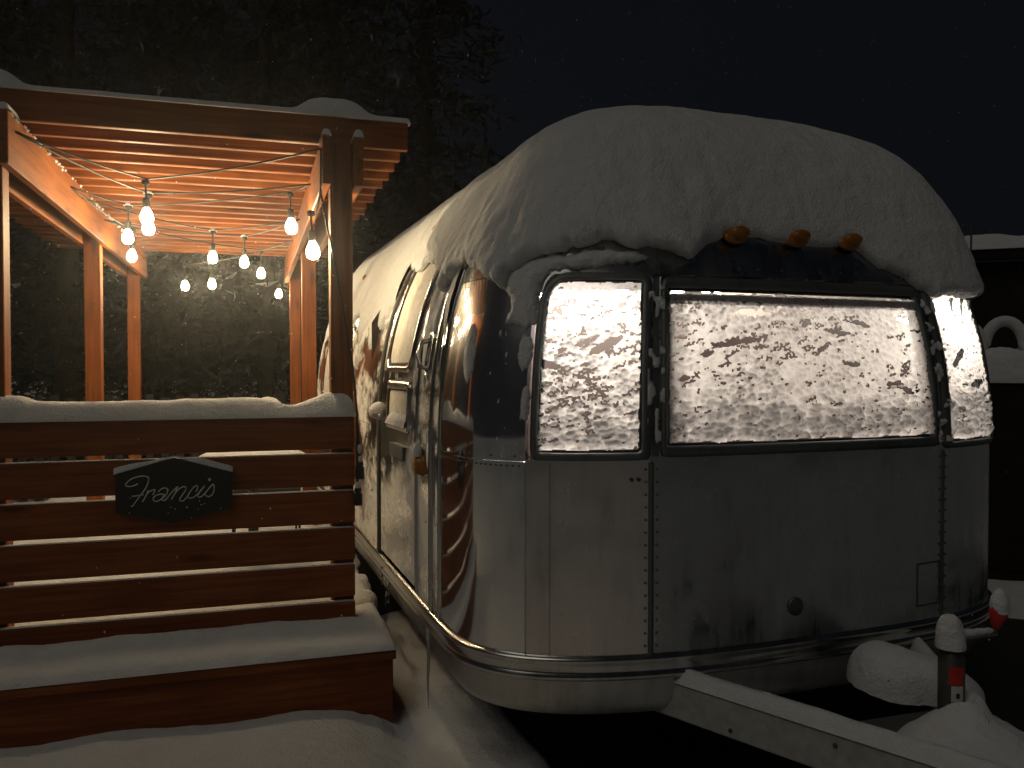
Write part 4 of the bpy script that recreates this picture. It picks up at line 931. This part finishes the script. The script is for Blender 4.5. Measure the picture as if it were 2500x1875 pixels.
M_fence = flat('weathered_fence', (.035, .035, .03), .8)
for k in range(34): board('picket', -3.4 + k * .16, -3.4 + k * .16 + .085, 10.19, 10.21, .10, 1.30 + .02 * (k % 3), 'Z', M_fence, fen, .003)
for z in (.5, 1.1): board('rail', -3.5, 2.1, 10.215, 10.25, z, z + .08, 'X', M_fence, fen, .003)
for x in (-3.45, -1.6, .3, 2.05): board('fence_post', x, x + .09, 10.255, 10.34, 0, 1.33, 'Z', M_fence, fen, .004)

# shed at the right edge
Ms = Matrix.Translation((8.6, 7.4, 0)) @ Matrix.Rotation(R(-38), 4, 'Z')
shed = bpy.data.objects.new('garden_shed', None); put(shed, None, Ms); tag(shed, 'dark board-clad shed at the right edge behind the trailer', 'shed')
for k in range(20):
    put(bpy.data.objects.new('wall_board', boxmesh(.165, .03, 2.78, M_shed, .004)), shed, Ms @ Matrix.Translation((-1.7 + k * .17, -.90, 1.39)))
put(bpy.data.objects.new('side_wall', boxmesh(1.8, .03, 2.78, M_shed, .004)), shed, Ms @ Matrix.Translation((-1.80, 0, 1.39)) @ ROT['Y'])
put(bpy.data.objects.new('roof', boxmesh(3.9, 2.2, .10, M_shed, .006)), shed, Ms @ Matrix.Translation((0, 0, 2.84)))
snow_slab('shed_snow', 'faint snow layer on the shed roof at the right edge', -1.95, 1.95, -1.1, 1.1, 2.892, .16, .06, over=.02, M=Ms, seed=3., lip=.8)
# covered cabinet with heaped snow in front of the shed
CX, CY = 5.05, 4.75
cabn = thing('storage_cabinet', (CX + .35, CY, 0), 'dark storage cabinet under heaped snow at the right edge', 'cabinet')
Mc = Matrix.Translation((CX + .42, CY - .12, 0)) @ Matrix.Rotation(R(-42), 4, 'Z')
put(bpy.data.objects.new('cabinet_body', boxmesh(.9, .6, 1.42, M_shed, .01)), cabn, Mc @ Matrix.Translation((0, 0, .82)))
for sx in (-.225, .225): put(bpy.data.objects.new('cabinet_door', boxmesh(.42, .02, 1.26, M_shed, .006)), cabn, Mc @ Matrix.Translation((sx, -.312, .84)))
for sx in (-.4, .4):
    for sy in (-.25, .25): put(bpy.data.objects.new('foot', boxmesh(.06, .06, .13, M_shed, .004)), cabn, Mc @ Matrix.Translation((sx, sy, .065)))
snow_slab('cabinet_snow', 'deep snow block on top of the storage cabinet', -.46, .46, -.31, .31, 1.532, .24, .03, over=.015, M=Mc, seed=5., lip=.5)
hoop = [Mc @ Vector((-.22 + .13 * math.cos(a), -.12, 1.74 + .24 * max(0, math.sin(a)) ** .8)) for a in np.linspace(0, PI, 16)]
tag(tube('hoop_snow', hoop, [.03] + [.042] * 14 + [.03], M_snow, None, 10), 'snow-coated hoop standing on the snowy cabinet', 'snow')
snow_blob('heaped_snow', 'round snow lump beside the hoop on the cabinet', tuple(Mc @ Vector((-.44, -.16, 1.72))), (.13, .12, .26), 9., 24, amp=.15)
tag(tube('thin_pole', [(4.45, 4.25, 0), (4.45, 4.25, 2.6)], .006, M_darksteel), 'thin upright pole in front of the snowy cabinet', 'pole')
# overhead wires far behind
for k, (a, b, lb) in enumerate((((-8, 20, 6.9), (16, 20, 6.0), 'overhead wire crossing the dark sky above the pergola'), ((2, 22, 6.6), (26, 14, 5.0), 'lower overhead wire meeting the roof snow on the right'))):
    tag(tube('overhead_wire', sag(a, b, .4, 24), .012, M_darksteel, None, 5), lb, 'wire', 'overhead wires')

# ------------------------------------------------------------------ falling snow
n = 3600; c = np.stack([rng.uniform(-3.5, 4.5, n), rng.uniform(2.2, 9.5, n), rng.uniform(.5, 5.8, n)], -1)
inside = (footsdf(c[:, 0], c[:, 1]) < .12) & (c[:, 2] < 3.0); c = c[~inside]; n = len(c)
r = rng.uniform(.0010, .0034, n)
ov = np.array([(1, 0, 0), (-1, 0, 0), (0, 1, 0), (0, -1, 0), (0, 0, 1.5), (0, 0, -1.5)], float); of = np.array([(0, 2, 4), (2, 1, 4), (1, 3, 4), (3, 0, 4), (2, 0, 5), (1, 2, 5), (3, 1, 5), (0, 3, 5)])
tag(mk('falling_snow', (c[:, None] + r[:, None, None] * ov[None]), (of[None] + 6 * np.arange(n)[:, None, None]).reshape(-1, 3), M_snow), 'fine snowflakes falling through the night air', 'snow', kind='stuff')

# ------------------------------------------------------------------ snowy air
hz = bpy.data.materials.new('snowy_air'); hz.use_nodes = True; nt = hz.node_tree; nt.nodes.clear()
o = N(nt, 'ShaderNodeOutputMaterial'); v = N(nt, 'ShaderNodeVolumePrincipled'); v.inputs['Color'].default_value = (.9, .92, .95, 1); v.inputs['Density'].default_value = HAZE; v.inputs['Anisotropy'].default_value = .9
nt.links.new(v.outputs[0], o.inputs['Volume'])
bx0, bx1, by0, by1, bz0, bz1 = -14, 16, -9, 24, -1.0, 12.5
V = [(x, y, z) for z in (bz0, bz1) for x, y in ((bx0, by0), (bx1, by0), (bx1, by1), (bx0, by1))]
tag(mk('haze', V, [[3, 2, 1, 0], [4, 5, 6, 7], [0, 1, 5, 4], [1, 2, 6, 5], [2, 3, 7, 6], [3, 0, 4, 7]], hz), 'faint snowy haze in the night air', 'haze', kind='stuff')
